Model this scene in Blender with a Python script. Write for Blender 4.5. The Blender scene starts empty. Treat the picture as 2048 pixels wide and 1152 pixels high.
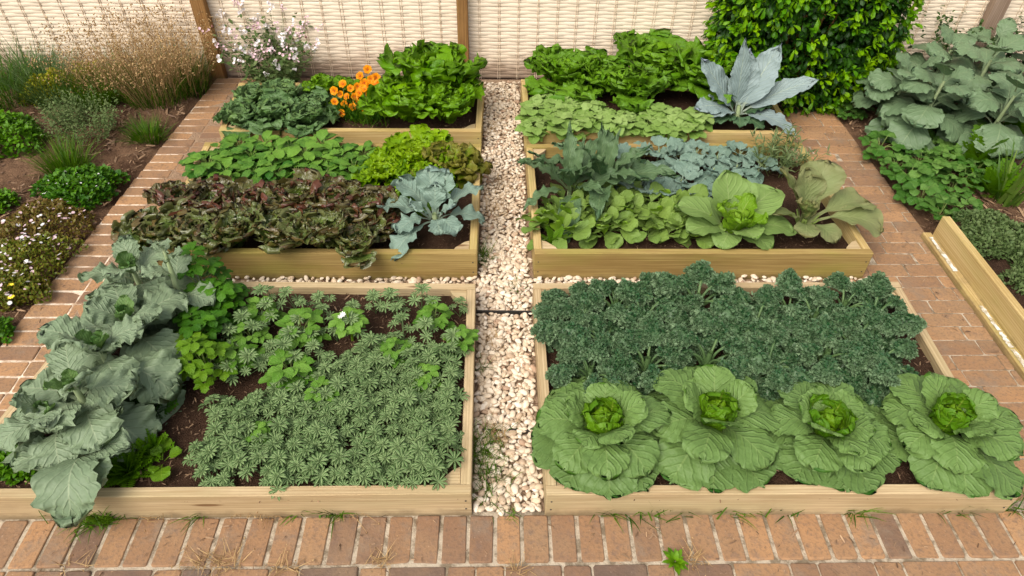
import bpy, bmesh, math
import numpy as np
from mathutils import Matrix, Vector
RN = np.random.default_rng(11)
def rn(a, b): return float(RN.uniform(a, b))
sc = bpy.context.scene
COL = sc.collection
PI = math.pi
SOIL = 0.115
# ------------------------------------------------------------------ camera model
F, PITCH, YAW, ROLL, CX, H = 1363.25, 0.739, 0.0329, 0.021, -0.0312, 2.5
_cy, _sy, _cp, _sp = math.cos(YAW), math.sin(YAW), math.cos(PITCH), math.sin(PITCH)
RIGHT = np.array([_cy, -_sy, 0.]); AHEAD = np.array([_sy, _cy, 0.]); UPZ = np.array([0, 0, 1.])
FWD = AHEAD*_cp - UPZ*_sp; UPV = AHEAD*_sp + UPZ*_cp
CR = math.cos(ROLL)*RIGHT + math.sin(ROLL)*UPV
CU = -math.sin(ROLL)*RIGHT + math.cos(ROLL)*UPV
CAM = np.array([CX, 0, H])
def ray(px, py):
    return FWD + CR*((px-1024)/F) + CU*((576-py)/F)
def P(px, py, z=0.):
    d = ray(px, py); t = (z-H)/d[2]; return CAM + d*t
def PY(px, py, Y):
    d = ray(px, py); t = Y/d[1]; return CAM + d*t

# ------------------------------------------------------------------ mesh builder
class MB:
    def __init__(self): self.V=[]; self.F=[]; self.UV=[]; self.A=[]; self.M=[]; self.n=0
    def add(self, V, Fc, uv=None, var=0.5, mi=0):
        V = np.asarray(V, float).reshape(-1, 3); Fc = np.asarray(Fc, int)
        if Fc.ndim == 1: Fc = Fc.reshape(1, -1)
        self.V.append(V); self.F.append(Fc+self.n); self.n += len(V)
        self.UV.append(np.zeros((len(V), 2)) if uv is None else np.asarray(uv, float))
        self.A.append(np.broadcast_to(np.asarray(var, float), (len(V),)))
        self.M.append(np.full(len(Fc), mi))
    def mesh(self, name, mats, smooth=True):
        me = bpy.data.meshes.new(name)
        V = np.concatenate(self.V); UV = np.concatenate(self.UV); A = np.concatenate(self.A); M = np.concatenate(self.M)
        sizes = np.concatenate([np.full(len(f), f.shape[1]) for f in self.F])
        loops = np.concatenate([f.ravel() for f in self.F])
        me.vertices.add(len(V)); me.vertices.foreach_set('co', V.ravel())
        me.loops.add(len(loops)); me.loops.foreach_set('vertex_index', loops.astype(np.int32))
        me.polygons.add(len(sizes))
        starts = np.concatenate([[0], np.cumsum(sizes)[:-1]])
        me.polygons.foreach_set('loop_start', starts.astype(np.int32))
        me.polygons.foreach_set('material_index', M.astype(np.int32))
        me.polygons.foreach_set('use_smooth', np.full(len(sizes), smooth))
        me.update(calc_edges=True); me.validate()
        ul = me.uv_layers.new(name='UVMap')
        ul.data.foreach_set('uv', UV[loops].astype(np.float32).ravel())
        at = me.attributes.new('var', 'FLOAT', 'POINT'); at.data.foreach_set('value', A.astype(np.float32))
        for m in (mats if isinstance(mats, (list, tuple)) else [mats]): me.materials.append(m)
        return me

def tag(o, label=None, cat=None, group=None, kind=None):
    if label: o['label'] = label
    if cat: o['category'] = cat
    if group: o['group'] = group
    if kind: o['kind'] = kind
    return o
def link(name, me, parent=None, loc=(0,0,0), rot=(0,0,0), scale=1.0):
    o = bpy.data.objects.new(name, me); COL.objects.link(o)
    o.location = loc; o.rotation_euler = rot
    o.scale = (scale,)*3 if np.isscalar(scale) else scale
    if parent is not None: o.parent = parent
    return o
def thing(name, label, cat, loc=(0,0,0), rot=(0,0,0), scale=1.0, group=None):
    return tag(link(name, None, None, loc, rot, scale), label, cat, group)
def inst(proto, name, label, cat, loc, rotz=0., scale=1.0, group=None, tilt=0.):
    """proto: a mesh (one-mesh thing) or a list of (part name, mesh[, matrix[, label]])"""
    rot = (tilt*rn(-1,1), tilt*rn(-1,1), rotz)
    if not isinstance(proto, list):
        return tag(link(name, proto, None, loc, rot, scale), label, cat, group)
    t = thing(name, label, cat, loc, rot, scale, group)
    for pt in proto:
        o = link(pt[0], pt[1], t)
        if len(pt) > 2 and pt[2] is not None: o.matrix_local = pt[2]
        if len(pt) > 3: o['label'] = pt[3]
    return t

# ------------------------------------------------------------------ shapes
def gridfaces(nu, nv, off=0):
    i = np.arange(nu)[:, None]; j = np.arange(nv)[None, :]
    a = i*(nv+1)+j
    return (np.stack([a, a+1, a+nv+2, a+nv+1], -1).reshape(-1, 4)+off)
PROF = {'ovate': (.55, .6), 'obovate': (1.05, .42), 'lance': (.7, .95), 'round': (.5, .5), 'spoon': (1.5, .45), 'heart': (.38, .62), 'long': (.5, .75), 'fan': (.85, .26), 'disc': (.5, .36)}
def leaf(L, W, e0=60, e1=20, prof='ovate', nu=14, nv=6, fold=12, ruf=.08, rf=4., pet=.15, pw=.1, lob=0., lf=6., twist=0., cup=0., pk=0., ep=1., jit=.03, side=0., crum=0.):
    t = 1-(1-np.linspace(0, 1, nu+1))**1.5 if nu > 6 else np.linspace(0, 1, nu+1); s = np.linspace(-1, 1, nv+1); dt = np.diff(t)
    e = np.radians(e0+(e1-e0)*t**ep)
    em = (e[1:]+e[:-1])/2
    r = np.concatenate([[0], np.cumsum(np.cos(em)*dt)])*L
    z = np.concatenate([[0], np.cumsum(np.sin(em)*dt)])*L
    b = np.clip((t-pet)/(1-pet), 0, 1)
    a_, b_ = PROF[prof]; m = a_/(a_+b_)
    w = W/2*(b**a_)*((1-b)**b_)/((m**a_)*((1-m)**b_))
    sg = np.array([-1., 1.])
    ph = RN.uniform(0, 2*PI, 2)
    def smooth_noise(k, amp):
        return sum(amp/(q**.7)*np.sin(2*PI*q*k*t[:, None]+RN.uniform(0, 6.3, (1, 2))) for q in (1, 2.3, 3.7))
    wob = 1+lob*np.sin(2*PI*lf*t[:, None]+ph[None, :])+smooth_noise(1.5, jit)+(RN.normal(0, 1, (nu+1, 2))*jit*.8)
    ws = w[:, None]*np.clip(wob, .15, 2)
    ws = np.maximum(ws, pw*W/2*(1-.75*t)[:, None])
    wl = np.where(s[None, :] < 0, ws[:, :1], ws[:, 1:])
    x = s[None, :]*wl; S = np.abs(s)[None, :]
    sd = (s > 0).astype(int)
    ramp = np.clip(b*4, 0, 1)[:, None]
    p2 = RN.uniform(0, 6.3, 4)
    arg = 2*PI*rf*t[:, None]+p2[sd][None, :]+.9*np.sin(2*PI*1.3*t[:, None]+p2[2])
    n = ruf*W*(S**1.7)*(np.sin(arg)+.45*np.sin(2.17*arg+p2[3]))*ramp
    n = n+np.abs(x)*math.tan(math.radians(fold))*ramp+cup*W*(S**2)*ramp
    tipw = np.clip((b-.6)/.4, 0, 1)[:, None]**2
    if nu > 6: n = n+ruf*W*.8*tipw*np.sin(2*PI*rf*.45*s[None, :]+p2[1])
    tl = (min(.09, lob)*.9+jit*.5)*tipw*(np.sin(2*PI*lf*.33*s[None, :]+p2[0])-1.2*(S**2)*.4) if nu > 6 else 0.
    x = x*math.cos(math.radians(fold))
    if pk: n = n+pk*W*ramp*(1-S**2)*np.abs(np.sin(PI*5*(b[:, None]-.4*S)))
    if crum:
        for q_ in range(6):
            k1, k2 = RN.uniform(1.5, 7), RN.uniform(-3.5, 3.5); n = n+crum*W/3*np.sin(2*PI*(k1*t[:, None]+k2*s[None, :])+rn(0, 6.3))*ramp*np.clip(S*2.5, 0, 1)
    tw = twist*t[:, None]
    x, n = x*np.cos(tw)-n*np.sin(tw), x*np.sin(tw)+n*np.cos(tw)
    V = np.stack([r[:, None]+np.cos(e)[:, None]*L*tl-np.sin(e)[:, None]*n, x+side*L*(t**2)[:, None], z[:, None]+np.sin(e)[:, None]*L*tl+np.cos(e)[:, None]*n], -1).reshape(-1, 3)
    uv = np.stack([np.broadcast_to(s*.5+.5, x.shape), np.broadcast_to(b[:, None], x.shape)], -1).reshape(-1, 2)
    return V, gridfaces(nu, nv), uv
def rz(V, a, o=(0, 0, 0)):
    c, s = math.cos(a), math.sin(a)
    return np.stack([V[:, 0]*c-V[:, 1]*s, V[:, 0]*s+V[:, 1]*c, V[:, 2]], -1)+np.asarray(o)
def lerp(a, b, f): return a+(b-a)*f
def rosette(mb, n, L, W, E0, E1, var=(.2, .8), r0=.01, z0=0., ja=.25, je=8, ph=None, **kw):
    """L, W, E0, E1 are (inner, outer) pairs; leaves set at the golden angle"""
    ph = rn(0, 6.3) if ph is None else ph
    for i in range(n):
        f = i/max(1, n-1); az = ph+i*2.39996+rn(-ja, ja); k = rn(.86, 1.12); de = rn(-je, je)
        V, Fc, uv = leaf(lerp(*L, f)*k, lerp(*W, f)*k*rn(.9, 1.1), lerp(*E0, f)+de, lerp(*E1, f)+de+rn(-je, je), **kw)
        V = rz(V, az, (r0*math.cos(az), r0*math.sin(az), z0+rn(0, .01)))
        mb.add(V, Fc, uv, np.clip(lerp(var[0], var[1], f)+rn(-.2, .2), 0, 1))
def rotm(az, el, roll):
    az, el, roll = np.broadcast_arrays(np.asarray(az, float), el, roll)
    ca, sa, ce, se, cr, sr = np.cos(az), np.sin(az), np.cos(el), np.sin(el), np.cos(roll), np.sin(roll)
    X = np.stack([ca*ce, sa*ce, se], -1)
    Y0 = np.stack([-sa, ca, np.zeros_like(ca)], -1); Z0 = np.stack([-ca*se, -sa*se, ce], -1)
    Y = Y0*cr[..., None]+Z0*sr[..., None]; Z = -Y0*sr[..., None]+Z0*cr[..., None]
    return np.stack([X, Y, Z], -1)
def scatter(mb, T, pos, az, el, roll, scale, var, mi=0):
    V, Fc, uv = T; pos = np.asarray(pos, float); n = len(pos)
    Rm = rotm(np.broadcast_to(az, (n,)), np.broadcast_to(el, (n,)), np.broadcast_to(roll, (n,)))
    scale = np.broadcast_to(np.asarray(scale, float), (n,))
    W = np.einsum('nij,vj->nvi', Rm, V)*scale[:, None, None]+pos[:, None, :]
    k = len(V)
    FF = (Fc[None]+(np.arange(n)*k)[:, None, None]).reshape(-1, Fc.shape[1])
    mb.add(W.reshape(-1, 3), FF, np.tile(uv, (n, 1)), np.repeat(np.broadcast_to(var, (n,)), k), mi)
def blades(mb, n, base, L, w, lean, droop, seg=5, var=(0, 1), az=None, mi=0):
    """grass blades; base: (n,3); L,w,lean,droop: (lo,hi) ; angles in degrees from vertical"""
    base = np.asarray(base, float)
    az = RN.uniform(0, 2*PI, n) if az is None else az
    L = RN.uniform(*L, n); w = RN.uniform(*w, n); le = np.radians(RN.uniform(*lean, n)); dr = np.radians(RN.uniform(*droop, n))
    t = np.linspace(0, 1, seg+1)
    e = PI/2-le[:, None]-dr[:, None]*t[None]**1.6
    st = (L/seg)[:, None]
    r = np.concatenate([np.zeros((n, 1)), np.cumsum(np.cos(e[:, :-1])*st, 1)], 1)
    z = np.concatenate([np.zeros((n, 1)), np.cumsum(np.sin(e[:, :-1])*st, 1)], 1)
    hw = w[:, None]/2*(1-t[None]**2*.9)
    fa = az+RN.uniform(-.9, .9, n)
    C = np.stack([np.cos(az)[:, None]*r, np.sin(az)[:, None]*r, z], -1)+base[:, None, :]
    sd = np.stack([-np.sin(fa), np.cos(fa), np.zeros(n)], -1)[:, None, :]*hw[..., None]
    V = np.stack([C-sd, C+sd], 2).reshape(n, -1, 3)
    k = 2*(seg+1); i = np.arange(seg)*2
    f1 = np.stack([i, i+1, i+3, i+2], -1)
    FF = (f1[None]+(np.arange(n)*k)[:, None, None]).reshape(-1, 4)
    uv = np.stack([np.tile([0., 1.], seg+1), np.repeat(t, 2)], -1)
    mb.add(V.reshape(-1, 3), FF, np.tile(uv, (n, 1)), np.repeat(RN.uniform(*var, n), k), mi)
    return C[:, -1]
def tube(mb, pts, rad, sides=6, var=.5, mi=0):
    pts = np.asarray(pts, float); n = len(pts); rad = np.broadcast_to(rad, (n,))
    tg = np.gradient(pts, axis=0); tg /= np.linalg.norm(tg, axis=1)[:, None]+1e-9
    ref = np.array([0.3, 0.9, .1]); a = np.cross(tg, ref); a /= np.linalg.norm(a, axis=1)[:, None]+1e-9; b = np.cross(tg, a)
    th = np.linspace(0, 2*PI, sides, endpoint=False)
    V = pts[:, None]+rad[:, None, None]*(a[:, None]*np.cos(th)[None, :, None]+b[:, None]*np.sin(th)[None, :, None])
    i = np.arange(n-1)[:, None]*sides; j = np.arange(sides)[None]
    Fc = np.stack([i+j, i+(j+1) % sides, i+sides+(j+1) % sides, i+sides+j], -1).reshape(-1, 4)
    uv = np.stack([np.tile(th/6.283, n), np.repeat(np.linspace(0, 1, n), sides)], -1)
    mb.add(V.reshape(-1, 3), Fc, uv, var, mi)
def disc_pts(n, rx, ry=None, pw=.5):
    ry = rx if ry is None else ry
    a = RN.uniform(0, 2*PI, n); r = RN.uniform(0, 1, n)**pw
    return np.stack([np.cos(a)*r*rx, np.sin(a)*r*ry], -1), r, a
def vnoise(x, y, seed=0, f=1.):
    g = np.random.default_rng(seed); o = np.zeros(np.broadcast(x, y).shape)
    for k in range(7):
        a = g.uniform(0, 2*PI); q = f*(1+.55*k); o = o+np.sin(q*(x*math.cos(a)+y*math.sin(a))*2*PI+g.uniform(0, 6.3))/(1+.5*k)
    return o/3.

# ------------------------------------------------------------------ materials
C_ = lambda r, g, b: (r, g, b, 1.)
def srgb(r, g, b):
    f = lambda c: ((c/255+.055)/1.055)**2.4 if c > 10 else c/255/12.92
    return (f(r), f(g), f(b), 1.)
class NT:
    def __init__(self, name):
        self.m = bpy.data.materials.new(name); self.m.use_nodes = True
        self.t = self.m.node_tree; self.t.nodes.clear()
        self.out = self.t.nodes.new('ShaderNodeOutputMaterial')
    def n(self, typ, ins=None, **at):
        nd = self.t.nodes.new('ShaderNode'+typ)
        for k, v in at.items(): setattr(nd, k, v)
        for k, v in (ins or {}).items():
            s = nd.inputs[k]
            if hasattr(v, 'is_linked') or isinstance(v, bpy.types.NodeSocket): self.t.links.new(v, s)
            else: s.default_value = v
        return nd
    def mth(self, op, a, b=0., c=0., clamp=False): return self.n('Math', {0: a, 1: b, 2: c}, operation=op, use_clamp=clamp).outputs[0]
    def step(self, x, lo, hi, o0=0., o1=1.):
        return self.n('MapRange', {'Value': x, 'From Min': lo, 'From Max': hi, 'To Min': o0, 'To Max': o1}, interpolation_type='SMOOTHSTEP').outputs[0]
    def mix(self, f, a, b, typ='MIX'):
        nd = self.t.nodes.new('ShaderNodeMix'); nd.data_type = 'RGBA'; nd.blend_type = typ
        for s, v in ((nd.inputs[0], f), (nd.inputs[6], a), (nd.inputs[7], b)):
            if isinstance(v, bpy.types.NodeSocket): self.t.links.new(v, s)
            else: s.default_value = v
        return nd.outputs[2]
    def noise(self, vec, scale, detail=3., rough=.55, dist=0.):
        ins = {'Scale': scale, 'Detail': detail, 'Roughness': rough, 'Distortion': dist}
        if vec is not None: ins['Vector'] = vec
        return self.n('TexNoise', ins).outputs[0]
    def scalev(self, vec, s): return self.n('VectorMath', {0: vec, 1: s}, operation='MULTIPLY').outputs[0]
    def attr(self, nm='var'): return self.n('Attribute', attribute_name=nm).outputs['Fac']
    def obj(self): return self.n('TexCoord').outputs['Object']
    def pos(self): return self.n('NewGeometry').outputs['Position']
    def bsdf(self, color, rough=.6, spec=.4, bump=None, bs=.3, bd=.01):
        ins = {'Base Color': color, 'Roughness': rough, 'Specular IOR Level': spec}
        p = self.n('BsdfPrincipled', ins)
        if bump is not None:
            b = self.n('Bump', {'Height': bump, 'Strength': bs, 'Distance': bd}); self.t.links.new(b.outputs[0], p.inputs['Normal'])
        return p
    def done(self, sh):
        self.t.links.new(sh, self.out.inputs[0]); return self.m
def adj(c, k=.80, s=1.22):
    l = .3*c[0]+.6*c[1]+.1*c[2]; sat = 1-min(c[:3])/max(c[:3]); s = s if sat > .66 else 1.0+(s-1)*.25; k = k if sat > .66 else .86
    o = [max(.002, (l+(v-l)*s)*k) for v in c[:3]]
    return (o[0]*1.03, o[1], o[2]*.86, 1.)
def mat_leaf(name, dark, light, vein=None, back=None, nv=6., vw=.16, slope=.45, vamt=.6, mw=.07, rough=.5, trans=.22, edge=None, eamt=.7, e_in=.35, bump=.5, ns=18., na=.35, spec=.35, wob=.5):
    dark, light, vein, back, edge = [None if c is None else adj(c) for c in (dark, light, vein, back, edge)]
    k = NT(name)
    uv = k.n('UVMap').outputs[0]
    sep = k.n('SeparateXYZ', {0: uv}); u, v = sep.outputs[0], sep.outputs[1]
    s = k.mth('ABSOLUTE', k.mth('MULTIPLY_ADD', u, 2., -1.))
    ob = k.obj()
    nz = k.noise(ob, ns, 4.); nb = k.noise(ob, ns*6, 2.)
    var = k.attr()
    rnd = k.n('ObjectInfo').outputs['Random']
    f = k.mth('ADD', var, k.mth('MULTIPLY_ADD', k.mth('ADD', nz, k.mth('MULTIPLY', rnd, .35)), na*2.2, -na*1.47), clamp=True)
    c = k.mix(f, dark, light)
    if edge is not None:
        ef = k.mth('MAXIMUM', s, v)
        em = k.step(k.mth('ADD', ef, k.mth('MULTIPLY_ADD', nz, .8, -.4)), e_in, 1.)
        c = k.mix(k.mth('MULTIPLY', em, eamt), c, edge)
    h = nb
    if vein is not None:
        mid = k.step(s, mw*.4, mw, 1., 0.)
        mid = k.mth('MULTIPLY', mid, k.step(v, .6, 1., 1., .3))
        ph = k.mth('MULTIPLY', k.mth('ADD', k.mth('SUBTRACT', v, k.mth('MULTIPLY', s, slope)), k.mth('MULTIPLY_ADD', nz, .1*wob, -.05*wob)), nv)
        fr = k.mth('MULTIPLY', k.mth('ABSOLUTE', k.mth('SUBTRACT', k.mth('FRACT', ph), .5)), 2.)
        side = k.mth('MULTIPLY', k.step(fr, 1-vw, 1.), k.step(s, .3, 1., .75, .1))
        pet = k.step(v, .002, .03, 1., 0.)
        msk = k.mth('MAXIMUM', k.mth('MAXIMUM', mid, side), pet)
        c = k.mix(k.mth('MULTIPLY', msk, vamt), c, vein)
        h = k.mth('ADD', k.mth('MULTIPLY', nb, .35), k.mth('MULTIPLY', k.step(fr, .5, 1., 1., 0.), .45))
        h = k.mth('ADD', h, k.mth('MULTIPLY', k.noise(ob, ns*2.6, 2.), 1.1))
    if back is not None:
        c = k.mix(k.n('NewGeometry').outputs['Backfacing'], c, k.mix(.55, c, back))
    p = k.bsdf(c, rough, spec*.62, h, bump, .006)
    tr = k.n('BsdfTranslucent', {'Color': k.mix(.5, c, k.mix(1., c, (1.5, 1.5, .7, 1), 'MULTIPLY'))})
    mx = k.n('MixShader', {0: trans, 1: p.outputs[0], 2: tr.outputs[0]})
    return k.done(mx.outputs[0])
def mat_plain(name, a, b, rough=.7, ns=20., spec=.3, bump=.3, trans=0.):
    k = NT(name); ob = k.obj(); nz = k.noise(ob, ns, 4.)
    f = k.mth('ADD', k.attr(), k.mth('MULTIPLY_ADD', nz, .8, -.4), clamp=True)
    c = k.mix(f, a, b); p = k.bsdf(c, rough, spec, k.noise(ob, ns*5), bump, .004)
    if not trans: return k.done(p.outputs[0])
    tr = k.n('BsdfTranslucent', {'Color': c}); mx = k.n('MixShader', {0: trans, 1: p.outputs[0], 2: tr.outputs[0]})
    return k.done(mx.outputs[0])
def mat_wood(name, a, b, green=None, gamt=.5, knot=(.13, .06, .02, 1), ks=1.):
    k = NT(name); uv = k.n('UVMap').outputs[0]; rnd = k.n('ObjectInfo').outputs['Random']
    off = k.n('CombineXYZ', {0: k.mth('MULTIPLY', rnd, 37.), 1: k.mth('MULTIPLY', rnd, 11.), 2: 0.}).outputs[0]
    uvo = k.n('VectorMath', {0: uv, 1: off}, operation='ADD').outputs[0]
    low = k.noise(k.scalev(uvo, (1.3, 9., 1.)), 1., 3., .5, .4)
    gr = k.noise(k.scalev(uvo, (2.5, 90., 1.)), 1., 4., .6, .3)
    fine = k.noise(k.scalev(uvo, (9., 420., 1.)), 1., 2.)
    f = k.mth('ADD', k.mth('MULTIPLY', low, .6), k.mth('MULTIPLY', gr, .8))
    c = k.mix(k.step(f, .45, .9), a, b)
    wv = k.n('TexWave', {'Vector': k.scalev(uvo, (1.1, 16., 1.)), 'Scale': 1.5, 'Distortion': 5., 'Detail': 3., 'Detail Scale': .8}, wave_type='BANDS', bands_direction='Y').outputs['Fac']
    c = k.mix(k.step(wv, .55, 1., 0., .38), c, (b[0]*.72, b[1]*.66, b[2]*.58, 1))
    c = k.mix(k.step(fine, .58, .8, 0., .22), c, (b[0]*.45, b[1]*.4, b[2]*.35, 1))
    if green is not None:
        gn = k.noise(k.scalev(uvo, (1.6, 5., 1.)), 1., 4.)
        c = k.mix(k.step(gn, .42, .7, 0., gamt), c, green)
    vo = k.n('TexVoronoi', {'Vector': k.scalev(uvo, (1.5*ks, 9.*ks, 1.)), 'Scale': 1., 'Randomness': 1.}, feature='F1').outputs['Distance']
    vo = k.mth('ADD', vo, k.mth('MULTIPLY_ADD', gr, .08, -.04))
    c = k.mix(k.step(vo, .05, .12, .85, 0.), c, knot)
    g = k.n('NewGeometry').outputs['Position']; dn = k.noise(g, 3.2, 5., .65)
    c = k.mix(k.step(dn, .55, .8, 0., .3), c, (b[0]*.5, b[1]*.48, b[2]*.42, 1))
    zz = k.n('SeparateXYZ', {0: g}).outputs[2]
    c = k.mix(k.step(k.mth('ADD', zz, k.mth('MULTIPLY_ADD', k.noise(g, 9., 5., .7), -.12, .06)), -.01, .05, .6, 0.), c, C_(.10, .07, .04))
    p = k.bsdf(c, .72, .25, k.mth('ADD', gr, fine), .35, .004)
    return k.done(p.outputs[0])

M = {}
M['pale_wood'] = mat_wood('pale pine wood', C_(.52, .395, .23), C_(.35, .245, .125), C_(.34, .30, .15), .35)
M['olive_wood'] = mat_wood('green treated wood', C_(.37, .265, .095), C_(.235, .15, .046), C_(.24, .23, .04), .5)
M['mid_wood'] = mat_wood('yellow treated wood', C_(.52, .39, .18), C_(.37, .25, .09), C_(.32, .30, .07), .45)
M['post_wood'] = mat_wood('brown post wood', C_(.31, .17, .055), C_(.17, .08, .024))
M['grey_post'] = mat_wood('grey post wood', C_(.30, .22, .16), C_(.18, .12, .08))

def mat_brick():
    k = NT('brick'); p = k.pos(); var = k.attr()
    n1 = k.noise(p, 9., 5., .6); n2 = k.noise(p, 70., 4., .65); n3 = k.noise(p, 2.2, 3.)
    ramp = k.n('ValToRGB', {0: k.mth('ADD', var, k.mth('MULTIPLY_ADD', n1, .5, -.25), clamp=True)})
    el = ramp.color_ramp.elements
    el[0].position = 0.; el[0].color = C_(.115, .075, .054); el[1].position = 1.; el[1].color = C_(.37, .20, .092)
    for q, cc in ((.2, C_(.185, .105, .062)), (.45, C_(.25, .140, .072)), (.7, C_(.285, .160, .079))):
        e = el.new(q); e.color = cc
    c = ramp.outputs[0]
    c = k.mix(k.step(n3, .45, .7, 0., .4), c, C_(.27, .18, .10))
    c = k.mix(k.step(k.noise(p, 24., 4., .7), .5, .68, 0., .5), c, C_(.15, .10, .075))
    c = k.mix(k.step(n2, .47, .7, 0., .55), c, C_(.115, .075, .05))
    c = k.mix(k.step(k.noise(p, 5., 5., .7), .52, .72, 0., .55), c, C_(.19, .15, .11))
    c = k.mix(k.step(k.noise(p, 120., 2.), .66, .8, 0., .5), c, C_(.5, .38, .26))
    return k.done(k.bsdf(c, .82, .25, k.mth('ADD', n2, k.mth('MULTIPLY', n1, .8)), .5, .006).outputs[0])
def mat_mortar(name, a, b, dirt):
    k = NT(name); p = k.pos(); n1 = k.noise(p, 14., 5., .7); n2 = k.noise(p, 90., 3.)
    c = k.mix(n2, a, b); c = k.mix(k.step(n1, .42, .62), c, dirt)
    return k.done(k.bsdf(c, .95, .1, n2, .7, .008).outputs[0])
def mat_soil(name, a, b, cc):
    k = NT(name); p = k.pos(); n1 = k.noise(p, 3., 5., .65); n2 = k.noise(p, 45., 5., .7); n3 = k.noise(p, 180., 2.)
    c = k.mix(k.step(n1, .35, .68), a, b); c = k.mix(k.step(n2, .5, .8), c, cc); c = k.mix(k.step(n3, .62, .8, 0., .5), c, C_(.30, .20, .13))
    return k.done(k.bsdf(c, .95, .1, k.mth('ADD', n2, k.mth('MULTIPLY', n3, .5)), 1., .02).outputs[0])
def mat_weave():
    k = NT('woven willow strip'); p = k.pos(); var = k.attr()
    uv = k.n('UVMap').outputs[0]
    g = k.noise(k.scalev(uv, (3., 60., 1.)), 1., 3., .6, .3); l = k.noise(k.scalev(uv, (1.3, 2., 1.)), 1., 3.)
    f = k.mth('ADD', k.mth('MULTIPLY', var, .55), k.mth('MULTIPLY', k.mth('ADD', g, l), .33), clamp=True)
    c = k.mix(f, C_(.64, .52, .38), C_(.77, .65, .50))
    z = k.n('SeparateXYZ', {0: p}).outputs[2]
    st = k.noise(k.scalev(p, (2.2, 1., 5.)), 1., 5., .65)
    low_brown = k.step(k.mth('ADD', z, k.mth('MULTIPLY_ADD', st, -.5, .25)), .02, .24, .75, 0.)  # strips turn darker brown toward the bottom, with a ragged upper edge
    c = k.mix(low_brown, c, C_(.22, .13, .08))
    return k.done(k.bsdf(c, .7, .25, g, .2, .003).outputs[0])
def mat_pebble():
    k = NT('pale pebble'); var = k.attr(); p = k.pos(); n = k.noise(p, 60., 4.)
    ramp = k.n('ValToRGB', {0: k.mth('ADD', var, k.mth('MULTIPLY_ADD', n, .3, -.15), clamp=True)})
    el = ramp.color_ramp.elements
    el[0].color = C_(.38, .25, .165); el[1].color = C_(.72, .63, .52); el[1].position = 1.
    for q, cc in ((.25, C_(.53, .41, .28)), (.55, C_(.62, .51, .38)), (.8, C_(.68, .58, .45))):
        e = el.new(q); e.color = cc
    return k.done(k.bsdf(ramp.outputs[0], .7, .3, n, .15, .004).outputs[0])
M['brick'] = mat_brick()
M['mortar'] = mat_mortar('mortar', C_(.46, .385, .29), C_(.34, .275, .195), C_(.17, .13, .085))
M['mortar_white'] = mat_mortar('pale mortar', C_(.74, .63, .50), C_(.58, .47, .36), C_(.38, .27, .18))
M['soil'] = mat_soil('dark bed soil', C_(.045, .024, .014), C_(.075, .040, .024), C_(.10, .055, .033))
M['earth'] = mat_soil('border earth', C_(.085, .045, .026), C_(.215, .125, .072), C_(.06, .033, .02))
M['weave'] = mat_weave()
M['stake'] = mat_plain('weave stake', C_(.52, .39, .26), C_(.66, .53, .38))
M['pebble'] = mat_pebble()
M['gravel_base'] = mat_soil('gravel bed', C_(.34, .22, .14), C_(.42, .29, .19), C_(.24, .15, .09))
M['chip'] = mat_plain('mulch chip', C_(.07, .035, .02), C_(.42, .27, .15))
M['metal'] = mat_plain('dark edging', C_(.02, .018, .016), C_(.05, .045, .04), .5)
M['dry'] = mat_plain('dry grass', C_(.20, .11, .045), C_(.50, .34, .16), .8, 30., .2, .1, .15)
M['stem'] = mat_plain('green stem', C_(.10, .16, .03), C_(.24, .30, .08), .5, 20., .3, .1, .1)
M['pale_stem'] = mat_plain('pale leaf stem', C_(.22, .30, .13), C_(.42, .48, .27), .5, 20., .3, .1, .1)

# ------------------------------------------------------------------ light, world, camera
SUN_EL, SUN_AZ = 52., -142.     # degrees; azimuth clockwise from +Y
w = bpy.data.worlds.new('World'); sc.world = w; w.use_nodes = True
wn = w.node_tree; bg = wn.nodes['Background']
sky = wn.nodes.new('ShaderNodeTexSky'); sky.sky_type = 'NISHITA'; sky.sun_disc = False
sky.sun_elevation = math.radians(SUN_EL); sky.sun_rotation = math.radians(SUN_AZ); sky.air_density = 1.0; sky.dust_density = 4.; sky.ozone_density = .4
hs = wn.nodes.new('ShaderNodeHueSaturation'); hs.inputs['Saturation'].default_value = .35; wn.links.new(sky.outputs[0], hs.inputs['Color']); wn.links.new(hs.outputs[0], bg.inputs[0]); bg.inputs[1].default_value = .15
ld = bpy.data.lights.new('sun', 'SUN'); ld.energy = 1.7; ld.angle = math.radians(45); ld.color = (1., .92, .80)
lo = bpy.data.objects.new('sun', ld); COL.objects.link(lo)
a, e = math.radians(SUN_AZ), math.radians(SUN_EL)
sd = Vector((math.sin(a)*math.cos(e), math.cos(a)*math.cos(e), math.sin(e)))
lo.rotation_euler = sd.to_track_quat('Z', 'Y').to_euler(); lo.location = sd*20
cd = bpy.data.cameras.new('camera'); cd.sensor_width = 36; cd.lens = F/2048*36; cd.clip_start = .05; cd.clip_end = 500
co = bpy.data.objects.new('camera', cd); COL.objects.link(co); sc.camera = co
co.matrix_world = Matrix(((CR[0], CU[0], -FWD[0], CAM[0]), (CR[1], CU[1], -FWD[1], CAM[1]), (CR[2], CU[2], -FWD[2], CAM[2]), (0, 0, 0, 1)))
sc.view_settings.view_transform = 'Standard'; sc.view_settings.look = 'None'; sc.view_settings.gamma = 1.; sc.view_settings.exposure = .70
sc.render.engine = 'CYCLES'
sc.cycles.max_bounces = 6; sc.cycles.diffuse_bounces = 3; sc.cycles.glossy_bounces = 2; sc.cycles.transmission_bounces = 3

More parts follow.
